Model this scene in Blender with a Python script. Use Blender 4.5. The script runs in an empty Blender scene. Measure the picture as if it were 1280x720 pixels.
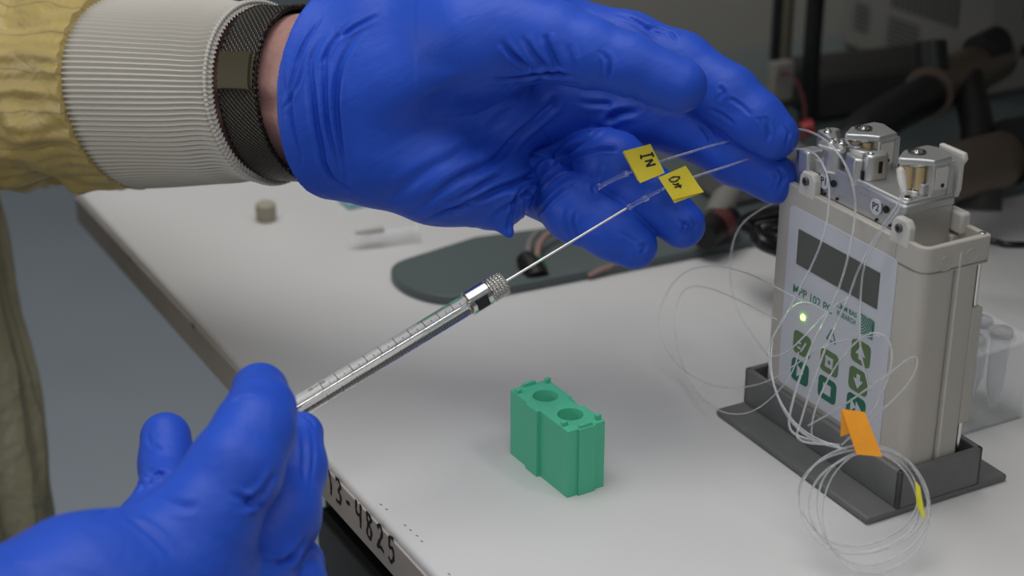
import bpy, bmesh, math, random
import numpy as np
from mathutils import Vector, Matrix, noise
random.seed(7)
C = bpy.context.scene.collection
R = math.radians

# ------------------------------------------------------------------ camera
F_PX, PITCH, CAM_H = 2120.0, 0.4182, 0.34
cam_d = bpy.data.cameras.new('camera')
cam = bpy.data.objects.new('camera', cam_d); C.objects.link(cam)
cam.location = (0, 0, CAM_H); cam.rotation_euler = (math.pi/2 - PITCH, 0, 0)
cam_d.sensor_width = 36; cam_d.lens = F_PX/1280*36
cam_d.clip_start = 0.02; cam_d.clip_end = 20
cam_d.dof.use_dof = True; cam_d.dof.focus_distance = 0.652; cam_d.dof.aperture_fstop = 8.0
bpy.context.scene.camera = cam
# ------------------------------------------------------------------ world
world = bpy.data.worlds.new('room_ambient'); bpy.context.scene.world = world
world.use_nodes = True
world.node_tree.nodes['Background'].inputs[0].default_value = (0.80, 0.90, 1.0, 1)
world.node_tree.nodes['Background'].inputs[1].default_value = 0.095
# ------------------------------------------------------------------ lights
def area(name, loc, target, sx, sy, power, col=(1, 1, 1)):
    l = bpy.data.lights.new(name, 'AREA'); l.shape = 'RECTANGLE'; l.size = sx; l.size_y = sy
    l.energy = power; l.color = col
    o = bpy.data.objects.new(name, l); C.objects.link(o); o.location = loc
    d = Vector(target) - Vector(loc); o.rotation_euler = d.to_track_quat('-Z', 'Y').to_euler()
    return o
area('ceiling_panel', (-0.20, 0.66, 1.75), (0.0, 0.60, 0.0), 1.6, 1.1, 20, (1.0, 0.99, 0.975))
area('side_panel', (0.70, 0.35, 1.10), (0.05, 0.62, 0.0), 0.35, 0.30, 2.6, (1.0, 0.99, 0.98))
area('left_fill', (-1.6, 0.20, 0.45), (-.1, 0.6, 0.0), 1.0, 0.6, 6, (0.96, 0.98, 1.0))  # fill added from the left to lift the bench edge, no visible source
area('front_fill', (0.10, -0.60, 0.95), (0.0, 0.62, 0.08), 0.7, 0.5, 3.0, (0.97, 0.98, 1.0))  # fill light added in front to brighten palms and fingers
# ------------------------------------------------------------------ exposure
vs = bpy.context.scene.view_settings
vs.view_transform = 'Standard'; vs.look = 'None'; vs.exposure = -0.06; vs.gamma = 1.0; vs.use_curve_mapping = False

# ------------------------------------------------------------------ camera maths (pixel + true distance -> world point)
CR = Vector((1, 0, 0)); CU = Vector((0, math.sin(PITCH), math.cos(PITCH))); CF = Vector((0, math.cos(PITCH), -math.sin(PITCH)))
CO = Vector((0, 0, CAM_H))
def W(px, py, d): return CO + CR*((px-640)/F_PX*d) - CU*((py-360)/F_PX*d) + CF*d
def onz(px, py, z=0.0):
    r = CR*((px-640)/F_PX) - CU*((py-360)/F_PX) + CF
    return CO + r*((z-CAM_H)/r.z)

# ------------------------------------------------------------------ materials
MATS = {}
def mat(name, col, rough=0.5, metal=0.0, spec=None, bump=None, vary=None, trans=0, ior=1.45, emit=None, sheen=0, alpha=None, coat=0, sss=0, vor=None):
    m = bpy.data.materials.new(name); m.use_nodes = True; MATS[name] = m
    nt = m.node_tree; b = nt.nodes['Principled BSDF']
    b.inputs['Base Color'].default_value = (*col, 1); b.inputs['Roughness'].default_value = rough
    b.inputs['Metallic'].default_value = metal; b.inputs['IOR'].default_value = ior
    if spec is not None: b.inputs['Specular IOR Level'].default_value = spec
    if trans: b.inputs['Transmission Weight'].default_value = trans
    if sheen: b.inputs['Sheen Weight'].default_value = sheen
    if coat: b.inputs['Coat Weight'].default_value = coat
    if sss:
        b.inputs['Subsurface Weight'].default_value = sss; b.inputs['Subsurface Radius'].default_value = (.004, .002, .001); b.inputs['Subsurface Scale'].default_value = 1
    if alpha is not None: b.inputs['Alpha'].default_value = alpha
    if emit: b.inputs['Emission Color'].default_value = (*emit[0], 1); b.inputs['Emission Strength'].default_value = emit[1]
    tc = nt.nodes.new('ShaderNodeTexCoord')
    if vary:   # (scale, amount, detail)
        n = nt.nodes.new('ShaderNodeTexNoise'); n.inputs['Scale'].default_value = vary[0]; n.inputs['Detail'].default_value = 4
        nt.links.new(tc.outputs['Object'], n.inputs['Vector'])
        mr = nt.nodes.new('ShaderNodeMapRange'); mr.inputs[1].default_value = .3; mr.inputs[2].default_value = .7
        mr.inputs[3].default_value = 1-vary[1]; mr.inputs[4].default_value = 1+vary[1]
        nt.links.new(n.outputs[0], mr.inputs[0])
        mx = nt.nodes.new('ShaderNodeVectorMath'); mx.operation = 'SCALE'; mx.inputs[0].default_value = col
        nt.links.new(mr.outputs[0], mx.inputs['Scale']); nt.links.new(mx.outputs[0], b.inputs['Base Color'])
    if bump:   # list of (scale, distance, type)
        prev = None
        for sc, dist, *st in bump:
            n = nt.nodes.new('ShaderNodeTexNoise'); n.inputs['Scale'].default_value = sc; n.inputs['Detail'].default_value = 5
            if st:
                mp = nt.nodes.new('ShaderNodeMapping'); mp.vector_type = 'TEXTURE'; mp.inputs['Scale'].default_value = st[0]; mp.inputs['Rotation'].default_value = st[1]
                nt.links.new(tc.outputs['Object'], mp.inputs[0]); nt.links.new(mp.outputs[0], n.inputs['Vector'])
            else: nt.links.new(tc.outputs['Object'], n.inputs['Vector'])
            bp = nt.nodes.new('ShaderNodeBump'); bp.inputs['Distance'].default_value = dist; bp.inputs['Strength'].default_value = 1
            nt.links.new(n.outputs[0], bp.inputs['Height'])
            if prev: nt.links.new(prev.outputs[0], bp.inputs['Normal'])
            prev = bp
        nt.links.new(prev.outputs[0], b.inputs['Normal'])
    return m

M = MATS
mat('bench_laminate', (.70, .69, .68), .38, vary=(9, .02), bump=[(900, .00002)])
mat('bench_edge', (.50, .44, .405), .55, vary=(30, .08))
mat('floor_vinyl', (.50, .55, .59), .55, vary=(3, .04))
mat('wall_paint', (.42, .44, .42), .8)
mat('glove_nitrile', (.022, .088, .57), .47, spec=.30, vary=(40, .05), bump=[(110, .0007, (7, 1, 1), (0, R(-32), 0)), (140, .0003), (1500, .00004)])
mat('skin', (.46, .25, .22), .5, sss=.15, vary=(120, .12), bump=[(500, .0002)])
mat('cuff_knit', (.54, .51, .455), .85, sheen=.3, bump=[(2500, .0002)])
mat('cabinet_white', (.62, .64, .62), .5)
mat('partition', (.25, .24, .215), .7)
mat('black', (.006, .006, .006), .5)
mat('black_gloss', (.008, .008, .009), .3)
mat('marker_ink', (.012, .010, .014), .6)
mat('steel', (.72, .71, .69), .22, 1.0)
mat('steel_satin', (.60, .60, .59), .46, 1.0, vary=(60, .04), bump=[(600, .00002)])
mat('nickel', (.62, .60, .56), .25, 1.0)
mat('needle_steel', (.88, .86, .83), .42, .9)
mat('steel_dark', (.18, .18, .18), .35, 1.0)
mat('case_plastic', (.46, .43, .385), .5, vary=(40, .03), bump=[(1500, .00003)])
mat('case_light', (.58, .56, .52), .5)
mat('label_film', (.54, .55, .60), .4)
mat('lcd_glass', (.085, .09, .082), .3)
mat('tray_plastic', (.15, .15, .148), .42, vary=(80, .08), bump=[(900, .00004)])
mat('green_dark', (.015, .13, .075), .5)
mat('green_olive', (.105, .175, .075), .5)
mat('green_print', (.05, .20, .13), .5)
mat('block_green', (.10, .55, .34), .42, spec=.4, bump=[(1400, .00003)], sss=.05)
mat('label_yellow', (.85, .68, .03), .55, vary=(120, .05), bump=[(500, .00015)])
mat('tape_orange', (.95, .36, .01), .5, vary=(100, .06), bump=[(500, .00012)])
mat('tag_yellow', (.75, .68, .05), .5)
mat('roller_tan', (.55, .42, .22), .45)
mat('clear_glass', (1, 1, 1), .035, trans=1, ior=1.50)
mat('clear_plastic', (.97, .98, .98), .04, trans=1, ior=1.40)
mat('clear_soft', (.93, .94, .96), .15, trans=.80, ior=1.30)
mat('clear_tube', (.97, .98, .99), .06, trans=.96, ior=1.22)
mat('thin_clear', (.95, .96, .97), .08, alpha=.20, spec=.8)
mat('frosted', (.95, .96, .97), .2, trans=.72, ior=1.2)
mat('scale_ink', (.16, .08, .03), .5)
mat('blue_pad', (.30, .58, .68), .7)
mat('beige_rubber', (.42, .38, .30), .7)
mat('plate_grey', (.105, .13, .13), .45, vary=(12, .05))
mat('instrument_grey', (.25, .235, .21), .6, vary=(8, .06))
mat('instrument_dark', (.035, .033, .03), .6)
mat('brown_metal', (.13, .10, .075), .4, .6)
mat('tan_metal', (.14, .125, .09), .5, .3)
mat('red_plastic', (.28, .008, .01), .4)
mat('dull_red', (.10, .025, .025), .5)
mat('green_plastic', (.02, .16, .05), .5)
mat('pink_tube', (.36, .22, .20), .5)
mat('grey_plastic', (.22, .215, .205), .6)
mat('led_green', (.2, .9, .1), .4, emit=((.35, 1, .08), 9))

def fabric(name, col, dark, ang, pitch):
    m = bpy.data.materials.new(name); m.use_nodes = True; MATS[name] = m
    nt = m.node_tree; b = nt.nodes['Principled BSDF']; L = nt.links
    b.inputs['Roughness'].default_value = .42; b.inputs['Specular IOR Level'].default_value = .5
    b.inputs['Sheen Weight'].default_value = .15
    uv = nt.nodes.new('ShaderNodeUVMap'); 
    sp = nt.nodes.new('ShaderNodeSeparateXYZ'); L.new(uv.outputs[0], sp.inputs[0])
    n = nt.nodes.new('ShaderNodeTexNoise'); n.inputs['Scale'].default_value = 9; L.new(uv.outputs[0], n.inputs[0])
    a = nt.nodes.new('ShaderNodeMath'); a.operation = 'MULTIPLY_ADD'; a.inputs[1].default_value = .035; L.new(n.outputs[0], a.inputs[0]); L.new(sp.outputs[ang], a.inputs[2])
    f = nt.nodes.new('ShaderNodeMath'); f.operation = 'MULTIPLY'; f.inputs[1].default_value = pitch; L.new(a.outputs[0], f.inputs[0])
    fr = nt.nodes.new('ShaderNodeMath'); fr.operation = 'FRACT'; L.new(f.outputs[0], fr.inputs[0])
    lt = nt.nodes.new('ShaderNodeMath'); lt.operation = 'LESS_THAN'; lt.inputs[1].default_value = .055; L.new(fr.outputs[0], lt.inputs[0])
    mx = nt.nodes.new('ShaderNodeMix'); mx.data_type = 'RGBA'; mx.inputs[6].default_value = (*col, 1); mx.inputs[7].default_value = (*dark, 1)
    sc = nt.nodes.new('ShaderNodeMath'); sc.operation = 'MULTIPLY'; sc.inputs[1].default_value = .38 if 'gold' in name else .75; L.new(lt.outputs[0], sc.inputs[0])
    L.new(sc.outputs[0], mx.inputs[0]); L.new(mx.outputs[2], b.inputs['Base Color'])
    tc = nt.nodes.new('ShaderNodeTexCoord')
    prev = None
    for s, dist in ((38, .004), (110, .0012), (1400, .0001)):
        nn = nt.nodes.new('ShaderNodeTexNoise'); nn.inputs['Scale'].default_value = s; nn.inputs['Detail'].default_value = 3; nn.inputs['Distortion'].default_value = .6
        L.new(tc.outputs['Object'], nn.inputs[0])
        bp = nt.nodes.new('ShaderNodeBump'); bp.inputs['Distance'].default_value = dist; L.new(nn.outputs[0], bp.inputs['Height'])
        if prev: L.new(prev.outputs[0], bp.inputs['Normal'])
        prev = bp
    L.new(prev.outputs[0], b.inputs['Normal'])
    return m
fabric('gown_gold', (.46, .345, .115), (.12, .10, .06), 0, 16)
fabric('gown_olive', (.40, .37, .24), (.03, .03, .02), 0, 70)

def weave(name, col, rough):
    m = mat(name, col, rough, .85)
    nt = m.node_tree; b = nt.nodes['Principled BSDF']; L = nt.links
    uv = nt.nodes.new('ShaderNodeUVMap')
    prev = None
    for ax, sc in (('X', 330), ('Y', 26)):
        w = nt.nodes.new('ShaderNodeTexWave'); w.bands_direction = 'DIAGONAL' if ax == 'X' else 'Y'; w.inputs['Scale'].default_value = 1
        mp = nt.nodes.new('ShaderNodeMapping'); mp.inputs['Scale'].default_value = ((10, 7, 1) if ax == 'X' else (60, 6, 1))
        L.new(uv.outputs[0], mp.inputs[0]); L.new(mp.outputs[0], w.inputs[0])
        bp = nt.nodes.new('ShaderNodeBump'); bp.inputs['Distance'].default_value = .0004; L.new(w.outputs[0], bp.inputs['Height'])
        if prev: L.new(prev.outputs[0], bp.inputs['Normal'])
        else: w0 = w
        prev = bp
    L.new(prev.outputs[0], b.inputs['Normal'])
    mx = nt.nodes.new('ShaderNodeMix'); mx.data_type = 'RGBA'; mx.inputs[6].default_value = (col[0]*.25, col[1]*.25, col[2]*.25, 1); mx.inputs[7].default_value = (*[c*1.3 for c in col], 1)
    L.new(w0.outputs[0], mx.inputs[0]); L.new(mx.outputs[2], b.inputs['Base Color'])
weave('band_mesh', (.10, .09, .08), .40)
mat('clasp_metal', (.06, .05, .025), .55, .3, bump=[(1200, .00003)])

# ------------------------------------------------------------------ object helpers
def link(o, parent=None, loc=None, rot=None):
    C.objects.link(o)
    if parent is not None: o.parent = parent
    if loc is not None: o.location = loc
    if rot is not None: o.rotation_euler = rot
    return o
def tag(o, label, cat, group=None, kind=None):
    o['label'] = label; o['category'] = cat
    if group: o['group'] = group
    if kind: o['kind'] = kind
    return o
def thing(name, label, cat, loc=(0, 0, 0), rz=0, group=None):
    o = bpy.data.objects.new(name, None); o.empty_display_size = .01
    link(o, None, loc, (0, 0, rz)); return tag(o, label, cat, group)
def meshobj(name, verts, faces, m, parent=None, smooth=True, bevel=0, seg=2, uvs=None):
    me = bpy.data.meshes.new(name); me.from_pydata([tuple(v) for v in verts], [], [tuple(f) for f in faces]); me.update()
    if m is not None: me.materials.append(M[m])
    if smooth: me.polygons.foreach_set('use_smooth', [True]*len(me.polygons))
    if uvs is not None:
        l = me.uv_layers.new(name='UVMap'); a = np.zeros(len(me.loops), dtype=np.int32); me.loops.foreach_get('vertex_index', a)
        l.data.foreach_set('uv', np.asarray(uvs, dtype=np.float32)[a].ravel())
    o = bpy.data.objects.new(name, me); link(o, parent)
    if bevel:
        b = o.modifiers.new('bevel', 'BEVEL'); b.width = bevel; b.segments = seg; b.limit_method = 'ANGLE'; b.angle_limit = R(32); b.harden_normals = False
    if smooth:
        try: me.set_sharp_from_angle(angle=R(38))
        except Exception: pass
    return o

class MB:
    """collects shapes into one mesh"""
    def __init__(s): s.v = []; s.f = []
    def add(s, v, f):
        n = len(s.v); s.v += [Vector(p) for p in v]; s.f += [tuple(i+n for i in q) for q in f]; return s
    def box(s, x0, x1, y0, y1, z0, z1, mt=None):
        v = [Vector((x, y, z)) for x in (x0, x1) for y in (y0, y1) for z in (z0, z1)]
        if mt: v = [mt @ p for p in v]
        return s.add(v, [(0, 1, 3, 2), (4, 6, 7, 5), (0, 4, 5, 1), (2, 3, 7, 6), (0, 2, 6, 4), (1, 5, 7, 3)])
    def prism(s, poly, z0, z1, mt=None):   # polygon in xy, counter-clockwise
        n = len(poly); v = [Vector((x, y, z0)) for x, y in poly] + [Vector((x, y, z1)) for x, y in poly]
        if mt: v = [mt @ p for p in v]
        return s.add(v, [tuple(reversed(range(n))), tuple(range(n, 2*n))] + [(i, (i+1) % n, (i+1) % n+n, i+n) for i in range(n)])
    def cyl(s, p0, p1, r0, r1=None, n=24, caps=True):
        r1 = r0 if r1 is None else r1
        p0 = Vector(p0); p1 = Vector(p1); a = (p1-p0).normalized(); e = a.orthogonal().normalized(); g = a.cross(e)
        v = [p0 + (e*math.cos(t)+g*math.sin(t))*r0 for t in [i*2*math.pi/n for i in range(n)]] + [p1 + (e*math.cos(t)+g*math.sin(t))*r1 for t in [i*2*math.pi/n for i in range(n)]]
        f = [(i, (i+1) % n, (i+1) % n+n, i+n) for i in range(n)]
        if caps: f += [tuple(reversed(range(n))), tuple(range(n, 2*n))]
        return s.add(v, f)
    def lathe(s, p0, axis, prof, n=32, closed=False):   # prof: (distance along the axis, radius)
        p0 = Vector(p0); a = Vector(axis).normalized(); e = a.orthogonal().normalized(); g = a.cross(e); k = len(prof)
        v = [p0 + a*h + (e*math.cos(t)+g*math.sin(t))*r for h, r in prof for t in [i*2*math.pi/n for i in range(n)]]
        f = [(j*n+i, j*n+(i+1) % n, (j+1)*n+(i+1) % n, (j+1)*n+i) for j in range(k-1) for i in range(n)]
        if closed: f += [((k-1)*n+i, (k-1)*n+(i+1) % n, (i+1) % n, i) for i in range(n)]
        else: f += [tuple(reversed(range(n))), tuple(range((k-1)*n, k*n))]
        return s.add(v, f)
    def tube(s, pts, r, n=10, hollow=0):
        pts = [Vector(p) for p in pts]; k = len(pts)
        t = [(pts[min(i+1, k-1)]-pts[max(i-1, 0)]).normalized() for i in range(k)]
        e = t[0].orthogonal().normalized(); v = []
        for i in range(k):
            e = (e - t[i]*e.dot(t[i])).normalized(); g = t[i].cross(e); rr = r[i] if isinstance(r, (list, tuple)) else r
            v += [pts[i] + (e*math.cos(q)+g*math.sin(q))*rr for q in [j*2*math.pi/n for j in range(n)]]
        f = [(i*n+j, i*n+(j+1) % n, (i+1)*n+(j+1) % n, (i+1)*n+j) for i in range(k-1) for j in range(n)]
        f += [tuple(reversed(range(n))), tuple(range((k-1)*n, k*n))]
        return s.add(v, f)
    def build(s, name, m, parent=None, bevel=0, seg=2, smooth=True): return meshobj(name, s.v, s.f, m, parent, smooth, bevel, seg)

def relax(p, it=6):
    p = [Vector(q) for q in p]
    for _ in range(it): p = [p[0]]+[(p[i-1]+2*p[i]+p[i+1])/4 for i in range(1, len(p)-1)]+[p[-1]]
    return p
def spline(pts, n=12, closed=False):
    P = [Vector(p) for p in pts]; out = []; k = len(P)
    rng = range(k if closed else k-1)
    for i in rng:
        if closed: a, b, c, d = P[(i-1) % k], P[i], P[(i+1) % k], P[(i+2) % k]
        else: a, b, c, d = P[max(i-1, 0)], P[i], P[i+1], P[min(i+2, k-1)]
        for j in range(n):
            t = j/n; out.append(.5*((2*b)+(c-a)*t+(2*a-5*b+4*c-d)*t*t+(3*b-a-3*c+d)*t**3))
    out.append(P[0] if closed else P[-1]); return out

def ribbon(name, strokes, o, ux, uy, nrm, w, m, parent, lift=.00006):
    """pen strokes as thin raised ink on a plane: strokes in metres along ux, uy"""
    mb = MB(); o = Vector(o); ux = Vector(ux).normalized(); uy = Vector(uy).normalized(); nrm = Vector(nrm).normalized()
    for st in strokes:
        if len(st) > 2: pts2 = [(p.x, p.y) for p in spline([(x, y, 0) for x, y in st], 5)]
        else: pts2 = st
        k = len(pts2); L, Rr = [], []
        for i in range(k):
            a = Vector(pts2[max(i-1, 0)]); b = Vector(pts2[min(i+1, k-1)]); t = (b-a)
            t = t.normalized() if t.length > 1e-9 else Vector((1, 0)); q = Vector((-t.y, t.x))*w*.5*(1.0+.25*math.sin(i*1.3))
            p = Vector(pts2[i]); L.append(p+q); Rr.append(p-q)
        v = []
        for z in (0, lift):
            for s_ in (L, Rr): v += [o+ux*p.x+uy*p.y+nrm*z for p in s_]
        f = []
        for i in range(k-1):
            f.append((2*k+i, 3*k+i, 3*k+i+1, 2*k+i+1)); f.append((i, i+1, 2*k+1+i, 2*k+i)); f.append((k+i+1, k+i, 3*k+i, 3*k+1+i))
        mb.add(v, f)
    return mb.build(name, m, parent, smooth=False)

def text(name, body, loc, ux, uy, size, m, parent, ext=.00004, sx=1.0, align='CENTER'):
    c = bpy.data.curves.new(name, 'FONT'); c.body = body; c.size = size; c.extrude = ext; c.align_x = align; c.align_y = 'CENTER'; c.offset = size*.012
    c.materials.append(M[m]); o = bpy.data.objects.new(name, c); C.objects.link(o); bpy.context.view_layer.update()
    me = bpy.data.meshes.new_from_object(o.evaluated_get(bpy.context.evaluated_depsgraph_get())); bpy.data.objects.remove(o); o = bpy.data.objects.new(name, me); link(o, parent)
    ux = Vector(ux).normalized(); uy = Vector(uy).normalized(); n = ux.cross(uy)
    mt = Matrix((ux*sx, uy, n)).transposed().to_4x4(); mt.translation = Vector(loc); o.matrix_local = mt
    return o

# ================================================================== STRUCTURE
YAW = 1.0786
uD = Vector((math.cos(YAW), -math.sin(YAW), 0)); vD = Vector((math.sin(YAW), math.cos(YAW), 0))
fl = MB().box(-3.5, 3.5, -3, 6, -.86, -.80).build('floor', 'floor_vinyl'); fl['kind'] = 'structure'
wl = MB().box(-3.5, 3.5, 6.0, 6.1, -.80, 2.2).build('wall_back', 'wall_paint'); wl['kind'] = 'structure'
w2 = MB().box(.0, 2.2, 1.50, 1.56, -.80, 2.2).build('wall_right', 'partition'); w2['kind'] = 'structure'

sh = MB().box(.02, 1.1, .27, 1.15, .40, .43, Matrix.Translation((-.2472, .9013, 0)) @ Matrix.Rotation(-YAW, 4, 'Z')).build('shade_shelf', 'case_light'); sh['kind'] = 'structure'  # unseen shelf, added to keep ceiling light off the rear of the bench
wc = thing('white_cabinet', 'pale far cabinet glimpsed above the back of the gloved hand', 'cabinet', (-.30, 3.0, -.8))
MB().box(0, .42, 0, .45, 0, .85).build('body', 'cabinet_white', wc, .006); MB().box(.02, .40, -.012, 0, .04, .82).build('door', 'cabinet_white', wc, .003)
YB = 1.0573; uB = Vector((math.cos(YB), -math.sin(YB), 0)); vB = Vector((math.sin(YB), math.cos(YB), 0))
# ------------------------------------------------------------------ bench
bench = thing('lab_bench', 'white laminate bench with dark beige edge marked 3-4825, under everything', 'bench', (-.2472, .9013, 0), -YB)
MB().box(0.0, .95, 0, 1.17, -.0195, 0).build('bench_top', 'bench_laminate', bench, .0028, 4)
MB().box(-.0009, .95, -.0009, 1.17, -.0192, -.0034).build('edge_band', 'bench_edge', bench, .0004)
for (x, y) in ((.06, .95), (.55, .95)):
    MB().box(x, x+.04, y, y+.04, -.80, -.0195).build('leg', 'steel_dark', bench, .002)
# handwriting on the edge: u runs along the edge (local x), face looks to -y
def edge_u(px, py):
    r = CR*((px-640)/F_PX) - CU*((py-360)/F_PX) + CF; o = CO - Vector((-.2472, .9013, 0)); t = -(o.dot(vB)+.001)/r.dot(vB); p = o+r*t
    return p.dot(uB), p.z
DIG = {'3': [[(.1, .95), (.5, 1), (.75, .8), (.45, .55), (.7, .4), (.6, .1), (.05, .05)]], '-': [[(.1, .45), (.6, .5)]],
       '4': [[(.15, 1), (.1, .5), (.7, .5)], [(.75, 1), (.65, .5), (.6, 0)]], '8': [[(.6, .9), (.2, .95), (.2, .65), (.65, .35), (.5, 0), (.1, .1), (.3, .5), (.7, .8), (.55, .95)]],
       '2': [[(.1, .8), (.45, 1), (.7, .75), (.3, .3), (.05, .05), (.5, .12), (.85, .05)]], '5': [[(.8, 1), (.3, .95), (.2, .55), (.6, .6), (.7, .25), (.35, 0), (.05, .1)]],
       '1': [[(.4, 1), (.6, .5), (.55, 0)]]}
u0, z0 = edge_u(420, 628); u1, z1 = edge_u(499, 704)
st = []; n_ = 6; cw = (u1-u0)/n_
for i, ch in enumerate('3-4825'):
    for s_ in DIG[ch]: st.append([(u0+(i+x*.72)*cw, -.0135+y*.0112) for x, y in s_])
for s_ in DIG['1']: st.append([(u0-cw*1.05+x*cw, -.0135+y*.0112) for x, y in s_])
ribbon('handwritten_number', st, (0, -.0010, 0), (1, 0, 0), (0, 0, 1), (0, -1, 0), .0016, 'marker_ink', bench)
# scuffs along the edge
for (a, b, h, w_) in ((240, 405, .004, .003), (160, 320, .003, .004)):
    uu, zz = edge_u(a, b)
    ribbon('scuff', [[(uu, zz), (uu+w_, zz-.001)]], (0, -.0010, 0), (1, 0, 0), (0, 0, 1), (0, -1, 0), h*.5, 'instrument_dark', bench)
# specks on the top near the edge
for (a, b) in ((505, 656), (512, 662), (520, 669), (526, 676), (560, 717), (475, 630), (482, 636)):
    p = onz(a, b) - Vector((-.2472, .9013, 0)); x, y = p.dot(uB), p.dot(vB)
    ribbon('speck', [[(x, y), (x+.0012, y+.0003)]], (0, 0, .00002), (1, 0, 0), (0, 1, 0), (0, 0, 1), .0004, 'instrument_dark', bench)

# black cabinet under the bench
cab = thing('under_bench_cabinet', 'black cabinet standing on the floor beneath the bench edge', 'cabinet', bench.location + uB*.27 + vB*.03 + Vector((0, 0, -.8)), -YB)
MB().box(0, .55, 0, .5, 0, .76).build('body', 'black', cab, .004)
MB().box(.02, .53, -.012, 0, .42, .74).build('drawer', 'black_gloss', cab, .003)
MB().box(.02, .53, -.012, 0, .04, .40).build('door', 'black_gloss', cab, .003)

# ================================================================== PUMP
PX, PY = .086, .6328
pump = thing('microdialysis_pump', 'beige two channel peristaltic pump in a dark grey stand on the bench', 'pump', (PX, PY, 0), -YAW)
mm = .001
def B(x0, x1, y0, y1, z0, z1): return (x0*mm, x1*mm, y0*mm, y1*mm, z0*mm, z1*mm)
base = MB().box(*B(0, 99.5, 0, 69.6, .3, 3.2)).build('stand_base', 'tray_plastic', pump, .0010, 3)
tr = MB()
tr.box(*B(0, 99.5, 13.9, 16.3, 3, 19.2)); tr.box(*B(0, 99.5, 52.5, 54.9, 3, 19.2)); tr.box(*B(0, 2.4, 13.9, 54.9, 3, 19.2)); tr.box(*B(97.1, 99.5, 13.9, 54.9, 3, 19.2))
tr.build('stand_tray', 'tray_plastic', pump, .0007, 2)
for (x, y) in ((8, 60), (90, 60), (8, 7), (90, 7)): pass
cs = MB()
def rrect(x0, x1, y0, y1, r, n=6, corners=(1, 1, 1, 1)):
    out = []
    for (cx, cy, a0, on) in ((x1-r, y0+r, -90, corners[0]), (x1-r, y1-r, 0, corners[1]), (x0+r, y1-r, 90, corners[2]), (x0+r, y0+r, 180, corners[3])):
        for i in range(n+1):
            t = R(a0+90*i/n); out.append(((cx+r*math.cos(t))*mm, (cy+r*math.sin(t))*mm))
    return out
cs.prism(rrect(8.8, 97.1, 16.9, 34, 4.5), .0045, .0985)
case = cs.build('case_front', 'case_plastic', pump, .0006, 2)
cs = MB(); cs.prism(rrect(9.4, 97.0, 33, 43.2, 1.2), .0045, .0985); cs.build('case_rear', 'case_plastic', pump, .0006, 2)
cs = MB(); cs.box(*B(10, 96.9, 43, 48.3, 31, 79)); cs.box(*B(10, 82, 43, 48.3, 5, 103))
cs.build('rear_housing', 'case_plastic', pump, .0006, 2)
def arcp(cx, cy, r, a0, a1, n=7): return [((cx+r*math.cos(R(a0+(a1-a0)*i/n)))*mm, (cy+r*math.sin(R(a0+(a1-a0)*i/n)))*mm) for i in range(n+1)]
rim = MB()
rim.prism([(.0815, .0169)]+arcp(92.6, 21.4, 4.5, -90, 0)+arcp(95.6, 46.8, 1.5, 0, 90)+[(.0815, .0483), (.0815, .0460), (.0940, .0460)]+arcp(92.3, 21.6, 2.4, 0, -90)+[(.0815, .0192)], .0970, .1079)
rim.prism([(.0815, .0169)]+arcp(92.6, 21.4, 4.5, -90, 0)+arcp(95.6, 46.8, 1.5, 0, 90)+[(.0815, .0483)], .0968, .0990)
rim.box(*B(12, 81.6, 16.9, 20.4, 98, 107.0)); rim.box(*B(8.8, 12, 18, 47, 98, 106))
rim.build('case_rim', 'case_plastic', pump, .0006, 3)
tw = MB(); tw.box(*B(76, 85.5, 43.8, 48.3, 104, 112.5)); tw.box(*B(70, 77, 45, 48.0, 104, 108)); tw.build('rear_lug', 'case_light', pump, .0012, 3)
for uu in (27.8, 82.6):   # screw ears
    e = MB(); e.prism([((uu-5.4)*mm, .1045), ((uu+5.4)*mm, .1045), ((uu+5.2)*mm, .1125), ((uu+3.2)*mm, .1150), ((uu-2.6)*mm, .1150), ((uu-4.4)*mm, .1128)], -.0202, -.0168, Matrix(((1, 0, 0, 0), (0, 0, -1, 0), (0, 1, 0, 0), (0, 0, 0, 1))))
    ear = e.build('screw_ear', 'case_light', pump, .0008, 3)
    MB().cyl((uu*mm, .0170, .1113), (uu*mm, .0158, .1113), .0017, n=20).build('screw_head', 'steel_dark', ear, .0002)
    MB().cyl((uu*mm, .0159, .1113), (uu*mm, .01572, .1113), .0007, n=6).build('hex_socket', 'black', ear)
# right hand end: pale strip painting the step highlight, holes, rod
MB().box(*B(96.3, 97.25, 33.4, 34.6, 14, 104)).build('step_highlight', 'case_light', pump, .0003)
for vv, ww in ((27.1, 100.9), (39.1, 101.6)):
    rp = MB().lathe((.0969, vv*mm, ww*mm), (1, 0, 0), [(0, .0031), (.0006, .0031), (.0006, .0025), (.0003, .0025)], 28).build('round_plug', 'case_plastic', pump, .0001)
MB().cyl((.0945, .0458, .006), (.0945, .0458, .1075), .0010, n=16).build('steel_rod', 'steel', pump)
MB().cyl((.0945, .0458, .004), (.0945, .0458, .0150), .0028, n=20).build('rod_foot', 'case_light', pump, .0004)
MB().cyl((.0945, .0458, .1078), (.0945, .0458, .1084), .0013, n=16).build('rod_screw', 'steel', pump, .0002)
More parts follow.
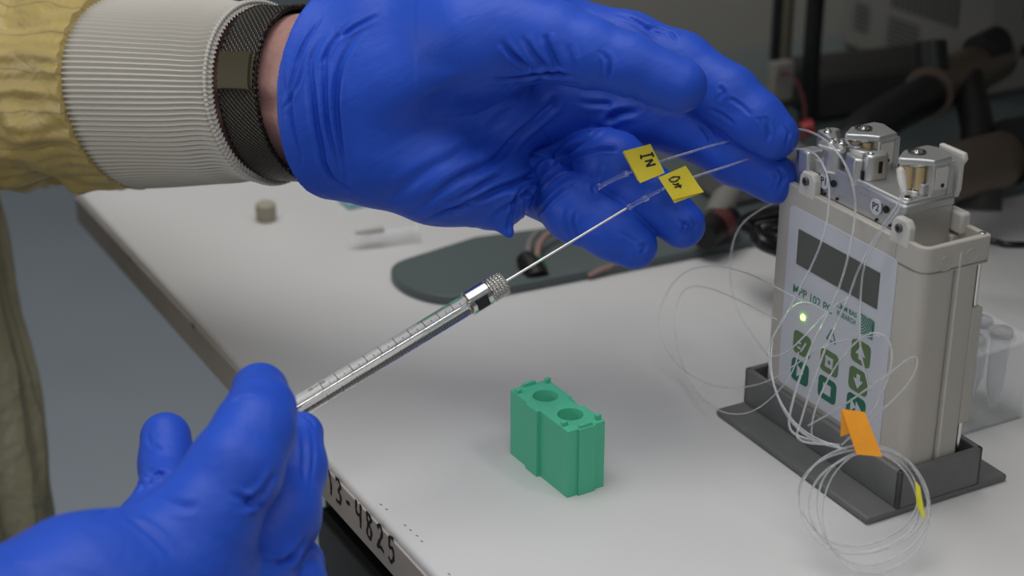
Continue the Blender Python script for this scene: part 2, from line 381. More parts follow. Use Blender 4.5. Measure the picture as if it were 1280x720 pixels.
# front panel
FV = .01675
panel = MB(); panel.prism([(x, -y) for x, y in []] or rrect(19.2, 83.6, 21.2, 98.9, 2.0), -.0169, -.01655, Matrix(((1, 0, 0, 0), (0, 0, -1, 0), (0, 1, 0, 0), (0, 0, 0, 1))))
for i in range(len(panel.v)): pass
panel = panel.build('control_panel', 'label_film', pump)
MB().box(.0257, .0751, .01625, .01645, .0760, .0908).build('display_window', 'lcd_glass', panel, .0006, 2)
XY = Matrix(((1, 0, 0, 0), (0, 0, -1, 0), (0, 1, 0, 0), (0, 0, 0, 1)))    # drawing plane x,y -> x,z, thickness towards -y
def plate(poly, z0, z1): return MB().prism(poly, z0, z1, XY)
KEYS = {(33.0, 43.4): ('green_olive', 'warn'), (33.0, 31.2): ('green_dark', 'play'), (50.6, 43.1): ('green_olive', 'gear'), (50.6, 31.2): ('green_dark', 'stop'),
        (68.4, 55.0): ('green_olive', 'up'), (68.4, 43.0): ('green_olive', 'down'), (68.4, 31.6): ('green_dark', 'fwd')}
def tri(cx, cy, pts): return [((cx+x)*mm, (cy+y)*mm) for x, y in pts]
for (ku, kw), (mk, sym) in KEYS.items():
    cr = dict(warn=(1, 0, 1, 0), play=(0, 1, 1, 1), gear=(1, 1, 0, 0), stop=(0, 1, 0, 1), up=(1, 1, 1, 0), down=(1, 1, 0, 1), fwd=(0, 1, 0, 1))[sym]
    kb = plate(rrect(ku-5.6, ku+5.6, kw-4.9, kw+4.9, 2.2), -.01660, -.01640)
    k = kb.build('key', mk, panel)
    g = MB()
    z = (-.01640, -.01628)
    if sym == 'play': g.prism(tri(ku, kw, ((-1.8, -2.6), (2.6, 0), (-1.8, 2.6))), *z, XY)
    if sym == 'stop': g.prism(tri(ku, kw, ((-2.4, -2.2), (2.4, -2.2), (2.4, 2.2), (-2.4, 2.2))), *z, XY)
    if sym == 'up': g.prism(tri(ku, kw, ((-2.8, -.9), (2.8, -.9), (0, 3.0))), *z, XY); g.prism(tri(ku, kw, ((-1, -2.8), (1, -2.8), (1, -.8), (-1, -.8))), *z, XY)
    if sym == 'down': g.prism(tri(ku, kw, ((0, -3.2), (2.8, .6), (-2.8, .6))), *z, XY); g.prism(tri(ku, kw, ((-1, .5), (1, .5), (1, 2.8), (-1, 2.8))), *z, XY)
    if sym == 'fwd': g.prism(tri(ku, kw, ((-3, -2.6), (0, 0), (-3, 2.6))), *z, XY); g.prism(tri(ku, kw, ((0, -2.6), (3.2, 0), (0, 2.6))), *z, XY)
    if sym == 'gear':
        n = 16; po = [(( (1.2)*math.cos(R(360/n*i))), (1.2*math.sin(R(360/n*i)))) for i in range(n)]
        for q in range(4):
            a = R(90*q+45); x, y = 2.3*math.cos(a), 2.3*math.sin(a); g.prism(tri(ku, kw, ((x-.7, y-.7), (x+.7, y-.7), (x+.7, y+.7), (x-.7, y+.7))), *z, XY)
        for i in range(n):
            a0, a1 = R(360/n*i), R(360/n*(i+1)); g.prism(tri(ku, kw, ((1*math.cos(a0), 1*math.sin(a0)), (2.3*math.cos(a0), 2.3*math.sin(a0)), (2.3*math.cos(a1), 2.3*math.sin(a1)), (1*math.cos(a1), 1*math.sin(a1)))), *z, XY)
    if sym == 'warn':
        for (x0, y0, x1, y1) in ((-2.6, -2.0, -.6, -2.0), (-2.6, .2, -.6, .2), (-.3, -3.2, 2.6, 1.6)):
            d = Vector((x1-x0, y1-y0)).normalized(); q = Vector((-d.y, d.x))*.45
            g.prism(tri(ku, kw, ((x0-q.x, y0-q.y), (x1-q.x, y1-q.y), (x1+q.x, y1+q.y), (x0+q.x, y0+q.y))), *z, XY)
    g.build('key_symbol', 'label_film', k, smooth=False)
FX, FZ = Vector((1, 0, 0)), Vector((0, 0, 1))
text('model_text', 'MPP 102 PC', (.0372, .01650, .0650), FX, FZ, .0050, 'green_print', panel)
text('maker_text', 'CMM BAS', (.0582, .01650, .0688), FX, FZ, .0030, 'green_print', panel, sx=.95)
text('maker_text', 'RESEARCH', (.0582, .01650, .0656), FX, FZ, .0030, 'green_print', panel, sx=.80)
# fingerprint like stripe logo: arcs clipped to a square
lg = []
cx, cy = 67.3, 63.0
for k in range(9):
    rad = 1.5+k*1.05; arc = []
    for i in range(28):
        t = R(100-i*5.6); x, y = 64.4+rad*math.cos(t)*1.0, 70.6-rad*abs(math.sin(t+.0))*1.0 if False else 71.2+(-rad)*math.cos(R(i*3.4))
        x = 66.0+rad*math.sin(R(i*3.4))*.9-1.4
        if 66.2 <= x <= 74.6 and 62.4 <= y <= 71.0: arc.append((x*mm, y*mm))
    if len(arc) > 2: lg.append(arc[::3] + [arc[-1]])
for k in range(4):
    a = k*1.1; lg.append([((70.5+a)*mm, .0628), ((73.6)*mm, (64.6+a*.9)*mm), ((74.4)*mm, (67.2+a)*mm if a < 3 else .0705)])
ribbon('maker_emblem', lg, (0, .01650, 0), FX, FZ, (0, -1, 0), .0006, 'green_print', panel, .0001)
ribbon('warning_triangle', [[(.0478, .0524), (.0534, .0524)], [(.0534, .0524), (.0506, .0575)], [(.0506, .0575), (.0478, .0524)]], (0, .01650, 0), FX, FZ, (0, -1, 0), .0006, 'green_print', panel, .0001)
MB().cyl((.0324, .0166, .0552), (.0324, .0159, .0552), .0013, .0010, n=16).build('status_led', 'led_green', panel)

# pump heads: metal block
blk = MB().box(*B(15, 80.3, 20.8, 43.4, 98, 119.6)); block = blk.build('metal_block', 'steel_satin', pump, .0006, 3)
MB().box(*B(55, 80.9, 20.3, 43.8, 114.6, 118.4)).build('top_ledge', 'steel_satin', block, .0008, 2)
for nm, uu in (('P1', 34.2), ('P2', 65.0)):
    st_ = MB().cyl((uu*mm, .0205, .1128), (uu*mm, .0200, .1128), .0031, n=28).build('round_sticker', 'label_film', block)
    text('sticker_text', nm, (uu*mm, .01995, .1128), FX, FZ, .0040, 'marker_ink', st_)
    MB().cyl(((uu+5.3)*mm, .0206, .1135), ((uu+5.3)*mm, .02015, .1135), .0014, n=20).build('port_hole', 'black', block)
    MB().cyl(((uu+.5)*mm, .0206, .1078), ((uu+.5)*mm, .0202, .1078), .0006, n=12).build('port_hole', 'black', block)
    MB().cyl(((uu+8)*mm, .0206, .1082), ((uu+8)*mm, .0202, .1082), .0006, n=12).build('port_hole', 'black', block)
sc = MB().cyl((.0775, .0235, .1195), (.0775, .0235, .1204), .0022, n=24).build('socket_screw', 'steel', block, .0003)
MB().cyl((.0775, .0235, .1203), (.0775, .0235, .1206), .0011, n=6).build('hex_socket', 'black', sc)

def head(du):
    pl = [(71.8, 22.3), (73.4, 22.6), (77.6, 28.4), (81.0, 31.6), (80.8, 40.4), (69.7, 43.0), (66, 41.0), (66.6, 29.5)]
    h = MB().prism([((x+du)*mm, y*mm) for x, y in pl], .1316, .1340).build('head_plate', 'steel_satin', pump, .0006, 3)
    cx, cy = (70.9+du)*mm, .0320
    MB().lathe((cx, cy, .1339), (0, 0, 1), [(0, .0031), (.0006, .0034), (.0006, .0026), (.0001, .0025)], 32).build('bearing_ring', 'steel_dark', h)
    MB().lathe((cx, cy, .1338), (0, 0, 1), [(0, .0022), (.0005, .0022), (.0005, .0013), (.0012, .0010)], 24).build('bearing_hub', 'steel', h)
    MB().lathe((cx, cy, .1196), (0, 0, 1), [(0, .0056), (.0013, .0056), (.0014, .003), (.0105, .003), (.0106, .0056), (.0118, .0056)], 40).build('rotor', 'steel', pump, .0002)
    for k in range(6):
        a = R(-75+60*k); x, y = cx+.0040*math.cos(a), cy+.0040*math.sin(a)
        MB().cyl((x, y, .1211), (x, y, .1300), .00175, n=20).build('roller', 'roller_tan', pump, .0002)
    col = MB(); col.box(*B(75.0+du, 80.4+du, 32.4, 40.2, 119, 132)); col.box(*B(67+du, 80.4+du, 38.5, 42.6, 119, 132)); col = col.build('head_column', 'steel_satin', pump, .0005, 2)
    MB().box(*B(80.3+du, 80.7+du, 33.4, 39.2, 122, 130.5)).build('recess_panel', 'case_light', col, .0001)
    MB().cyl(((80.6+du)*mm, .0368, .1235), ((80.9+du)*mm, .0368, .1235), .0008, n=14).build('small_hole', 'black', col)
    MB().box(*B(74.2+du, 78.0+du, 30.2, 33.0, 119.5, 124)).build('foot_block', 'steel_satin', col, .0005)
head(0); head(-30.5)
lev = MB(); lev.prism([(.0685, .1170), (.0800, .1170), (.0812, .1205), (.0812, .1300), (.0830, .1325), (.0820, .1350), (.0690, .1350)], -.0462, -.0440, XY)
lev.build('white_lever', 'case_light', pump, .0006, 2)
# closed clamp on the left pump head
cl = MB().box(*B(20.5, 27.0, 17.5, 25, 113, 122.6)).build('clamp_block', 'steel_satin', pump, .0009, 3)
MB().lathe((.0356, .0235, .1172), (0, 0, 1), [(0, .0050), (.0006, .0050), (.0007, .0042), (.0094, .0042), (.0098, .0045), (.0104, .0045)], 40).build('clamp_barrel', 'steel_satin', pump, .0002)
def slab(name, poly, z0, z1, bev=.0006): return MB().prism([(x*mm, y*mm) for x, y in poly], z0*mm, z1*mm).build(name, 'steel_satin', pump, bev, 3)
slab('clamp_finger', [(43.5, 21.6), (51.6, 19.6), (53.6, 22.4), (46, 28.4), (43, 27.4)], 116.5, 127.3, .0009)
slab('clamp_finger', [(43, 23.4), (49.2, 25.0), (50.6, 28.2), (43.6, 28.6)], 120, 128.5)
dd = slab('clamp_box', [(51.6, 24.6), (53.0, 22.4), (55.6, 21.8), (57.2, 23.4), (57.8, 30.4), (55.6, 32), (52, 31.6)], 119.2, 129.6, .0012)
MB().box(*B(57.2, 57.95, 26.4, 27.8, 122.5, 127)).build('slot', 'black', dd)
MB().box(*B(53.6, 54.8, 21.4, 22.4, 120, 123)).build('slot', 'black', dd)
MB().cyl((.0548, .0242, .1295), (.0548, .0242, .1304), .0012, n=20).build('pin', 'steel', dd, .0003)
slab('lever_arm', [(29.5, 20.5), (33.6, 16.2), (43.8, 19.0), (43.0, 22.6), (33, 24.6)], 126.6, 128.4, .0005)
slab('lever_arm', [(18.5, 27.4), (30.0, 25.2), (31.4, 28.2), (24.5, 32.5), (21.5, 37), (18.2, 35)], 119.5, 127.8, .0009)
slab('lever_arm', [(33.6, 26.0), (44.2, 25.2), (45.2, 27.8), (39.2, 34.0), (36.0, 32.6)], 121, 129.2)
slab('spacer_block', [(43.6, 28.2), (50.0, 28.8), (50.4, 32.0), (43.6, 33)], 119.6, 128.0)
slab('rear_hinge', [(27, 36), (31.5, 34.5), (33, 38.5), (28.5, 40.6)], 119, 129.6, .0014)
for (x, y, z) in ((37.8, 24.4, 128.4), (35.4, 21.4, 128.4), (23.2, 29.0, 127.8), (37.2, 30.6, 129.2)):
    MB().lathe((x*mm, y*mm, z*mm), (0, 0, 1), [(-.001, .0016), (.0006, .0016), (.0010, .0011), (.0018, .0009)], 20).build('pivot_pin', 'steel', pump)
# local tubing of the pump head
DW = Matrix.Translation((PX, PY, 0)) @ Matrix.Rotation(-YAW, 4, 'Z')
DI = DW.inverted()
def dplane(px, py, v):   # pixel -> pump-local point on the plane y = v
    r = (DI.to_3x3() @ (CR*((px-640)/F_PX) - CU*((py-360)/F_PX) + CF)); o = DI @ CO
    return o + r*((v-o.y)/r.y)

# ================================================================== TUBING
def tubing(name, label, pts, r=.00042, m='clear_soft', group=None, parent=None):
    r *= .86
    mb = MB().tube(relax(spline(pts, 10), 40), r, 14); o = mb.build(name, m, parent)
    if parent is None: tag(o, label, 'tubing', group)
    return o
def Wd(pts): return [W(*p) for p in pts]
# two lines running from behind the fingertips over the pump face
tubing('thin_tubing', 'clear tubing arching from the upper fingertip over the pump clamps', Wd([(952, 176, .672), (975, 166, .672), (1000, 160, .664), (1030, 172, .640), (1054, 198, .631), (1067, 232, .628), (1070, 262, .630), (1063, 310, .630), (1045, 375, .632), (1015, 425, .633), (985, 520, .630), (990, 545, .627), (1045, 556, .622)]), .00052)
tubing('thin_tubing', 'clear tubing arching lower from the fingertips across the display', Wd([(940, 197, .672), (968, 190, .673), (1000, 185, .655), (1020, 192, .643), (1033, 213, .637), (1038, 245, .635), (1030, 298, .636), (1008, 345, .640), (980, 400, .642), (963, 425, .643), (960, 450, .640), (975, 510, .634), (1010, 550, .626), (1052, 560, .620)]), .00048)
# connector over the P2 head with two strands
cn = thing('tube_connector', 'clear elbow connector on the right pump head with two strands hanging down', 'connector', W(1129, 214, .624))
def rel(o, pts): return [p - o.location for p in pts]
MB().tube(rel(cn, Wd([(1125, 212, .609), (1127, 224, .606), (1130, 240, .605)])), [.0014, .0016, .0011], 12).build('connector_sleeve', 'frosted', cn)
MB().tube(rel(cn, spline(Wd([(1129, 238, .605), (1118, 262, .605), (1092, 300, .614), (1072, 340, .622), (1060, 372, .624), (1030, 440, .626), (1003, 520, .625), (1000, 550, .623), (1050, 556, .620)]), 10)), .00040, 14).build('tube_strand', 'clear_soft', cn)
MB().tube(rel(cn, spline(Wd([(1131, 240, .604), (1122, 264, .604), (1098, 296, .612), (1080, 335, .620), (1075, 390, .622), (1076, 440, .622), (1083, 470, .622), (1088, 489, .622)]), 10)), .00036, 14).build('tube_strand', 'clear_soft', cn)
# wide loop lying to the left of the pump
tubing('thin_tubing', 'wide loop of thin clear tubing over the bench left of the pump', Wd([(1010, 380, .645), (975, 362, .66), (930, 338, .71), (880, 331, .75), (845, 345, .77), (824, 385, .768), (824, 420, .757), (845, 456, .742), (885, 482, .722), (930, 485, .70), (965, 475, .675), (1000, 452, .650), (1040, 425, .64), (1100, 420, .63)]), .00036)
tubing('thin_tubing', 'faint thin tubing strand dipping behind the pump at its left edge', Wd([(985, 245, .70), (950, 262, .72), (925, 280, .745), (914, 310, .77), (912, 350, .78), (922, 390, .775), (945, 425, .75), (962, 447, .735)]), .00040)
tubing('thin_tubing', 'lower thin clear loop dipping over the corner of the grey stand', Wd([(972, 400, .645), (868, 348, .765), (843, 380, .775), (846, 440, .752), (868, 490, .722), (900, 516, .700), (935, 518, .680), (962, 500, .665), (990, 470, .65), (998, 440, .645)]), .00030)
# loops in front of the keypad
tubing('thin_tubing', 'large clear loop reaching across the keypad to the right end', Wd([(1060, 372, .640), (1030, 390, .636), (990, 440, .634), (958, 447, .640), (965, 425, .642), (985, 385, .645), (1010, 375, .645), (1036, 392, .642)]), .00040)
tubing('thin_tubing', 'clear strand swinging from keypad to the right side of the case', Wd([(1010, 532, .622), (1050, 510, .618), (1090, 482, .612), (1125, 456, .606), (1143, 444, .603), (1148, 452, .603), (1140, 475, .604), (1112, 505, .608), (1075, 535, .614), (1052, 556, .618)]), .00040)
tubing('thin_tubing', 'clear loop arching over the up and down arrow keys', Wd([(1018, 556, .622), (1012, 530, .622), (1035, 470, .624), (1070, 425, .622), (1095, 414, .620), (1112, 424, .618), (1116, 450, .616), (1105, 490, .616), (1080, 530, .617), (1056, 552, .618)]), .00036)
tubing('thin_tubing', 'clear strand hanging down the left edge of the keypad', Wd([(966, 425, .643), (962, 460, .638), (975, 505, .632), (1003, 540, .626), (1040, 556, .620), (1058, 562, .618)]), .00042)

# coil with orange tape
coil = thing('coiled_tubing', 'coil of thin clear tubing with an orange tape flag before the pump stand', 'tubing', (onz(1085, 660)))
def loop(cx, cy, rx, ry, dt, db, ph, jit):
    pts = []
    for i in range(18):
        t = 2*math.pi*i/18+ph; x = cx+rx*math.cos(t)+jit*math.sin(2*t+ph); y = cy+ry*math.sin(t)+jit*math.cos(3*t)
        s = (math.sin(t)+1)/2; pts.append(W(x, y, dt+(db-dt)*s))
    return rel(coil, spline(pts, 6, True))
for cx, cy, rx, ry, dt, db, ph, jit, r in ((1080, 628, 68, 62, .612, .606, 0, 3, .00042), (1078, 624, 80, 68, .614, .604, 1, 2, .0004), (1090, 634, 70, 72, .612, .604, 2, 2.5, .00038),
                                     (1073, 622, 74, 60, .615, .608, 3, 2, .00038), (1094, 638, 66, 78, .612, .602, .5, 2, .00030)):
    MB().tube(loop(cx, cy, rx, ry, dt, db, ph, jit), r, 14).build('loop', 'clear_soft', coil)
def sheet(name, quads, th, m, parent, o=Vector((0, 0, 0))):
    mb = MB()
    for q in quads:
        q = [W(*p)-o for p in q]; n = (q[1]-q[0]).cross(q[-1]-q[0]).normalized()*th*.5; k = len(q)
        mb.add([p-n for p in q]+[p+n for p in q], [tuple(reversed(range(k))), tuple(range(k, 2*k))]+[(i, (i+1) % k, (i+1) % k+k, i+k) for i in range(k)])
    return mb.build(name, m, parent, smooth=False)
sheet('tape_flag', [[(1052, 511, .606), (1081, 515, .604), (1103, 571, .601), (1071, 568, .603)], [(1052, 511, .6062), (1071, 568, .6032), (1063, 541, .607), (1051, 546, .612)]], .0003, 'tape_orange', coil, coil.location)
sheet('yellow_tag', [[(1144, 601, .606), (1150, 608, .605), (1157, 648, .604), (1153, 647, .604), (1146, 632, .604)]], .0004, 'tag_yellow', coil, coil.location)

# ================================================================== GREEN BLOCK
gb = onz(638, 567); gC = onz(707, 623); ang = math.atan2(gC.y-gb.y, gC.x-gb.x)
green = thing('tube_block', 'small mint green plastic block with two round wells', 'block', gb, ang)
LL, BB, HH = .0410, .0176, .0290
pts = [(0, 0), (.0130, 0), (.0130, -.0010), (.0212, -.0010), (.0212, .0006), (LL, .0006), (LL, .0052), (LL+.0010, .0052), (LL+.0010, .0128), (LL, .0128), (LL, BB), (.026, BB), (.026, BB-.0014), (.018, BB-.0014), (.018, BB), (0, BB), (0, .0125), (-.0008, .0125), (-.0008, .005), (0, .005)]
gbody = MB().prism(pts, 0, HH).build('body', 'block_green', green, .0003, 2)
cut = MB()
for hx in (.0115, .0295):
    cut.cyl((hx, .0092, .006), (hx, .0092, HH+.01), .0046, .0053, n=40)
cutter = cut.build('well_cutter', 'block_green', green); cutter.hide_render = True; cutter.hide_viewport = True
bo = gbody.modifiers.new('wells', 'BOOLEAN'); bo.object = cutter; bo.solver = 'EXACT'
gbody.modifiers.move(1, 0)
bpy.context.view_layer.update()
dg = bpy.context.evaluated_depsgraph_get(); me = bpy.data.meshes.new_from_object(gbody.evaluated_get(dg)); gbody.modifiers.clear(); gbody.data = me
bpy.data.objects.remove(cutter)
for p in ((.0010, .0028, .0008, .0030), (.0040, .0008, .0130, .0150), (-.0004, .0012, .0055, .0120)): pass
for x0, x1, y0, y1, h in ((.0030, .0046, .0004, .0028, .0016), (-.0004, .0010, .0055, .0115, .0014), (.0015, .0032, .0150, .0172, .0022), (.0350, .0366, .0010, .0036, .0018), (.0398, .0412, .0058, .0118, .0014), (.0375, .0392, .0148, .0172, .0022), (.018, .022, .0156, .0162, .0008)):
    MB().box(x0, x1, y0, y1, HH-.0004, HH+h).build('edge_tab', 'block_green', green, .0003, 2)

# ================================================================== BENCH CLUTTER
rk0 = onz(1200, 546); rk = thing('clear_tube_rack', 'clear plastic rack of tubes standing behind the pump', 'rack', rk0, -YAW+math.pi/2)
MB().box(0, .034, 0, .028, 0, .0015).build('rack_floor', 'thin_clear', rk, .0003)
for (x0, x1, y0, y1) in ((0, .034, 0, .0012), (0, .034, .0268, .028), (0, .0012, 0, .028), (.0328, .034, 0, .028)):
    MB().box(x0, x1, y0, y1, .0015, .036).build('rack_wall', 'thin_clear', rk, .0002)
tp = MB().box(-.001, .035, -.001, .029, .036, .0375).build('rack_top', 'thin_clear', rk, .0004)
for x in (.009, .024):
    for y in (.008, .020):
        t_ = MB().lathe((x, y, .004), (0, 0, 1), [(0, .0012), (.010, .0035), (.034, .0042), (.034, .0037), (.012, .0031), (.002, .0008)], 20).build('tube', 'clear_soft', rk)
        MB().lathe((x, y, .0378), (0, 0, 1), [(0, .0050), (.0022, .0050), (.0028, .0042)], 20).build('tube_cap', 'clear_soft', rk)
e0, e1 = onz(436, 303, .004), onz(522, 291, .004)
et = thing('centrifuge_tube', 'clear plastic tube lying on the bench under the gloved palm', 'tube', (e0+e1)/2)
a_ = (e1-e0)
MB().lathe(e0-et.location, a_, [(0, .0012), (.004, .0030), (.014, .0046), (a_.length-.003, .0050), (a_.length-.003, .0064), (a_.length, .0064), (a_.length, .0042), (.015, .0038), (.003, .0008)], 24).build('tube_body', 'thin_clear', et)
s0, s1 = e0.lerp(e1, .10), e0.lerp(e1, .50)
MB().tube([p-et.location+Vector((0, -.0005, .0052)) for p in (s0, s0.lerp(s1, .5), s1)], [.0010, .0018, .0020], 10).build('tube_glint', 'case_light', et)  # solid white strip painting the reflection along the clear tube
tag(MB().lathe(onz(333, 275), (0, 0, 1), [(0, .0048), (.002, .0056), (.009, .0056), (.0105, .0040)], 24).build('rubber_stopper', 'beige_rubber'), 'small beige rubber stopper near the far bench edge', 'stopper')
bpd = onz(436, 263); bp_ = MB().box(0, .022, 0, .016, 0, .004, Matrix.Translation(bpd) @ Matrix.Rotation(.5, 4, 'Z')).build('sponge_pad', 'blue_pad', None, .001); tag(bp_, 'pale blue pad half hidden under the gloved palm', 'pad')

# instrument base plate
pa, pb = onz(551, 377), onz(950, 300)
pdir = (pb-pa).normalized(); pn = Vector((-pdir.y, pdir.x, 0))
plt = thing('instrument_stand', 'grey metal base plate with dark posts behind the gloved hand', 'stand', pa, math.atan2(pdir.y, pdir.x))
pp = [(.004, 0), (.62, 0), (.62, .42), (.0, .42), (-.010, .20)]
rd = .0
def lc(px, py, z=.0): q = onz(px, py, z)-pa; return (q.dot(pdir), q.dot(pn))
ol = [lc(560, 374, .005), lc(1500, 192, .005)]
ex = lc(1500, 192, .005)[0]
pts_p = []
L0, L1, L2 = lc(565, 371, .005), lc(489, 340, .005), lc(535, 314, .005)
c_ = [(.62, L0[1]), (.62, .30), (L2[0]+.10, .30), (L2[0]+.06, .12)]
q = spline([(L2[0]+.03, L2[1]+.008, 0), (*L2, 0), (*lc(497, 327, .005), 0), (*L1, 0), (*lc(505, 356, .005), 0), (*lc(535, 367, .005), 0), (*L0, 0)], 5)
poly = [(p.x, p.y) for p in q] + [(.62, L0[1]), (.62, .30), (L2[0]+.16, .30), (lc(690, 283, .005)[0], lc(690, 283, .005)[1])]
MB().prism(poly, 0.0002, .005).build('base_plate', 'plate_grey', plt, .0008, 2)
def P3(px, py, z): q = onz(px, py, z)-pa; return Vector((q.dot(pdir), q.dot(pn), z))
def post(name, px, py, z0, top, r, m):
    p = P3(px, py, z0); return MB().cyl(p, p+Vector((0, 0, top)), r, n=20).build(name, m, plt, .0005)
post('tan_post', 975, 150, .005, .22, .0042, 'tan_metal')
post('black_post', 964, 150, .005, .17, .0035, 'black')
post('black_post', 1008, 160, .005, .22, .0055, 'black')
p = P3(1030, 160, .005); MB().box(p.x-.020, p.x+.024, p.y-.01, p.y+.02, .092, .16).build('clamp_head', 'black_gloss', plt, .003)
p = P3(962, 165, .005); MB().box(p.x-.007, p.x+.007, p.y-.012, p.y-.004, .028, .052, ).build('grey_clip', 'instrument_grey', plt, .001)

bigrey = thing('grey_instrument', 'grey vented laboratory instrument, blurred at top right', 'instrument', bench.location + uD*(-.018) + vD*.556 + Vector((0, 0, .0)), -YAW)
MB().box(0, .145, 0, .25, .006, .26).build('housing', 'instrument_grey', bigrey, .004, 3)
for k in range(11): MB().box(.052+k*.0062, .0545+k*.0062, -.0006, .001, .046, .12).build('vent_slot', 'black', bigrey)
for k in range(7):
    MB().box(.050, .050+.032, -.0005, .001, .017+k*.0034, .0182+k*.0034).build('print_line', 'instrument_dark', bigrey)
for k in range(6):
    MB().box(.014, .030, -.0005, .001, .022+k*.0034, .0232+k*.0034).build('print_line', 'instrument_dark', bigrey)
MB().box(.012, .032, -.0006, .001, .052, .062).build('black_port', 'black', bigrey, .001)
for (z) in (.03, .055, .085):
    MB().box(.1445, .1458, .03, .12, z, z+.008).build('side_slot', 'black', bigrey, .001)

micro = thing('manipulator_arm', 'blurred brown metal manipulator cylinder with two black knobs behind the pump', 'manipulator', onz(1160, 190))
def mt(name, pts, r, m): return MB().tube(rel(micro, Wd(pts)), r, 20).build(name, m, micro)
mt('cylinder', [(1166, 113, .93), (1205, 93, .96), (1245, 72, .99)], .0135, 'brown_metal')
mt('collar', [(1160, 116, .925), (1166, 113, .932)], .0142, 'brown_metal')
mt('knob', [(1168, 95, .93), (1165, 72, .93), (1164, 52, .93)], .0085, 'black')
mt('knob', [(1222, 66, .965), (1236, 59, .975), (1248, 53, .98)], .0100, 'black')
mt('black_hose', [(1160, 118, .925), (1120, 138, .90), (1085, 160, .88), (1050, 190, .87), (1040, 215, .87)], .0110, 'black')
mt('lower_cylinder', [(1180, 218, .87), (1230, 205, .88), (1275, 192, .90), (1330, 180, .92)], .0150, 'brown_metal')
mt('support', [(1222, 215, .875), (1222, 160, .90), (1210, 100, .95)], .0090, 'black')
mt('lower_knob', [(1262, 190, .885), (1300, 182, .90)], .0175, 'black')
mt('side_arm', [(1225, 235, .89), (1223, 262, .89)], .012, 'instrument_dark')

tag(MB().tube(Wd([(1003, 163, .90), (1009, 160, .90), (1016, 158, .90)]), .0045, 14).build('red_stopper', 'red_plastic'), 'dark red stopper blurred behind the pump clamps', 'stopper')
tag(MB().tube(spline(Wd([(975, 92, 1.0), (990, 95, 1.0), (1003, 120, .99), (1006, 150, .98), (1000, 190, .97)]), 6), .0010, 8).build('red_cable', 'dull_red'), 'thin dull red cable hanging beside the dark posts', 'cable')
tag(MB().box(-.012, .012, -.01, .01, 0, .02, Matrix.Translation(onz(1085, 130, .0)) @ Matrix.Rotation(.4, 4, 'Z')).build('small_carton', 'grey_plastic', None, .001), 'small grey carton blurred below the vented instrument', 'carton')
dk = MB().box(0, .10, 0, .05, .006, .035, Matrix.Translation(onz(1020, 165) ) @ Matrix.Rotation(.35, 4, 'Z')).build('dark_case', 'instrument_dark', None, .004); tag(dk, 'long dark equipment case lying behind the pump heads', 'case')

# things on the plate seen under the fingers
cb = thing('cable_connector', 'black cable plug with a green side on the grey base plate', 'connector', onz(668, 355, .005))
MB().tube(rel(cb, Wd([(672, 350, .84), (665, 335, .845), (655, 322, .85)])), [.0065, .0062, .0045], 14).build('plug_body', 'black', cb)
MB().tube(rel(cb, Wd([(681, 350, .842), (678, 333, .845), (672, 322, .85)])), .0022, 10).build('green_strip', 'green_plastic', cb)
MB().tube(rel(cb, spline(Wd([(672, 322, .85), (673, 308, .86), (684, 294, .87), (705, 285, .88), (735, 280, .89)]), 5)), .0016, 8).build('pink_lead', 'pink_tube', cb)
MB().tube(rel(cb, spline(Wd([(660, 318, .852), (662, 303, .862), (672, 290, .872)]), 5)), .0016, 8).build('grey_lead', 'grey_plastic', cb)
tag(MB().tube(spline(Wd([(735, 345, .845), (760, 334, .85), (790, 330, .86), (842, 318, .87)]), 5), .0013, 8).build('pink_cable', 'pink_tube'), 'pinkish cable lying on the base plate below the little finger', 'cable')
pc = thing('plug_cluster', 'dark plug with red ring among grey fittings below the fingertips', 'plug', onz(890, 290, .005))
MB().tube(rel(pc, Wd([(880, 296, .86), (895, 283, .87), (915, 272, .88)])), [.007, .008, .006], 14).build('plug_body', 'black', pc)
MB().tube(rel(pc, Wd([(896, 283, .868), (906, 276, .872)])), .0075, 14).build('red_ring', 'dull_red', pc)
MB().tube(rel(pc, Wd([(893, 272, .875), (905, 250, .89), (918, 236, .90)])), [.006, .007, .005], 12).build('grey_fitting', 'instrument_grey', pc)
gx = MB().box(0, .060, 0, .03, 0, .025, Matrix.Translation(onz(908, 262, .005)) @ Matrix.Rotation(.5, 4, 'Z')).build('grey_box', 'grey_plastic', None, .004); tag(gx, 'grey box on the base plate behind the fingertips', 'box')
def cable(name, label, pts, r): return tag(MB().tube(spline(Wd(pts), 6), r, 10).build(name, 'black_gloss'), label, 'cable')
cable('black_cable', 'upper thick black cable bending behind the left side of the pump', [(1000, 262, .80), (965, 266, .81), (940, 272, .82), (930, 280, .822), (945, 290, .815), (975, 300, .80), (1010, 310, .80)], .0034)
cable('black_cable', 'lower thick black cable drooping to the bench beside the pump', [(1005, 280, .80), (970, 285, .81), (948, 290, .812), (952, 302, .80), (975, 312, .80), (1010, 325, .80)], .0040)
cable('black_cable', 'thin black cable on the bench right of the pump', [(1200, 296, .80), (1240, 302, .80), (1262, 306, .795), (1300, 304, .80), (1360, 290, .82)], .0017)

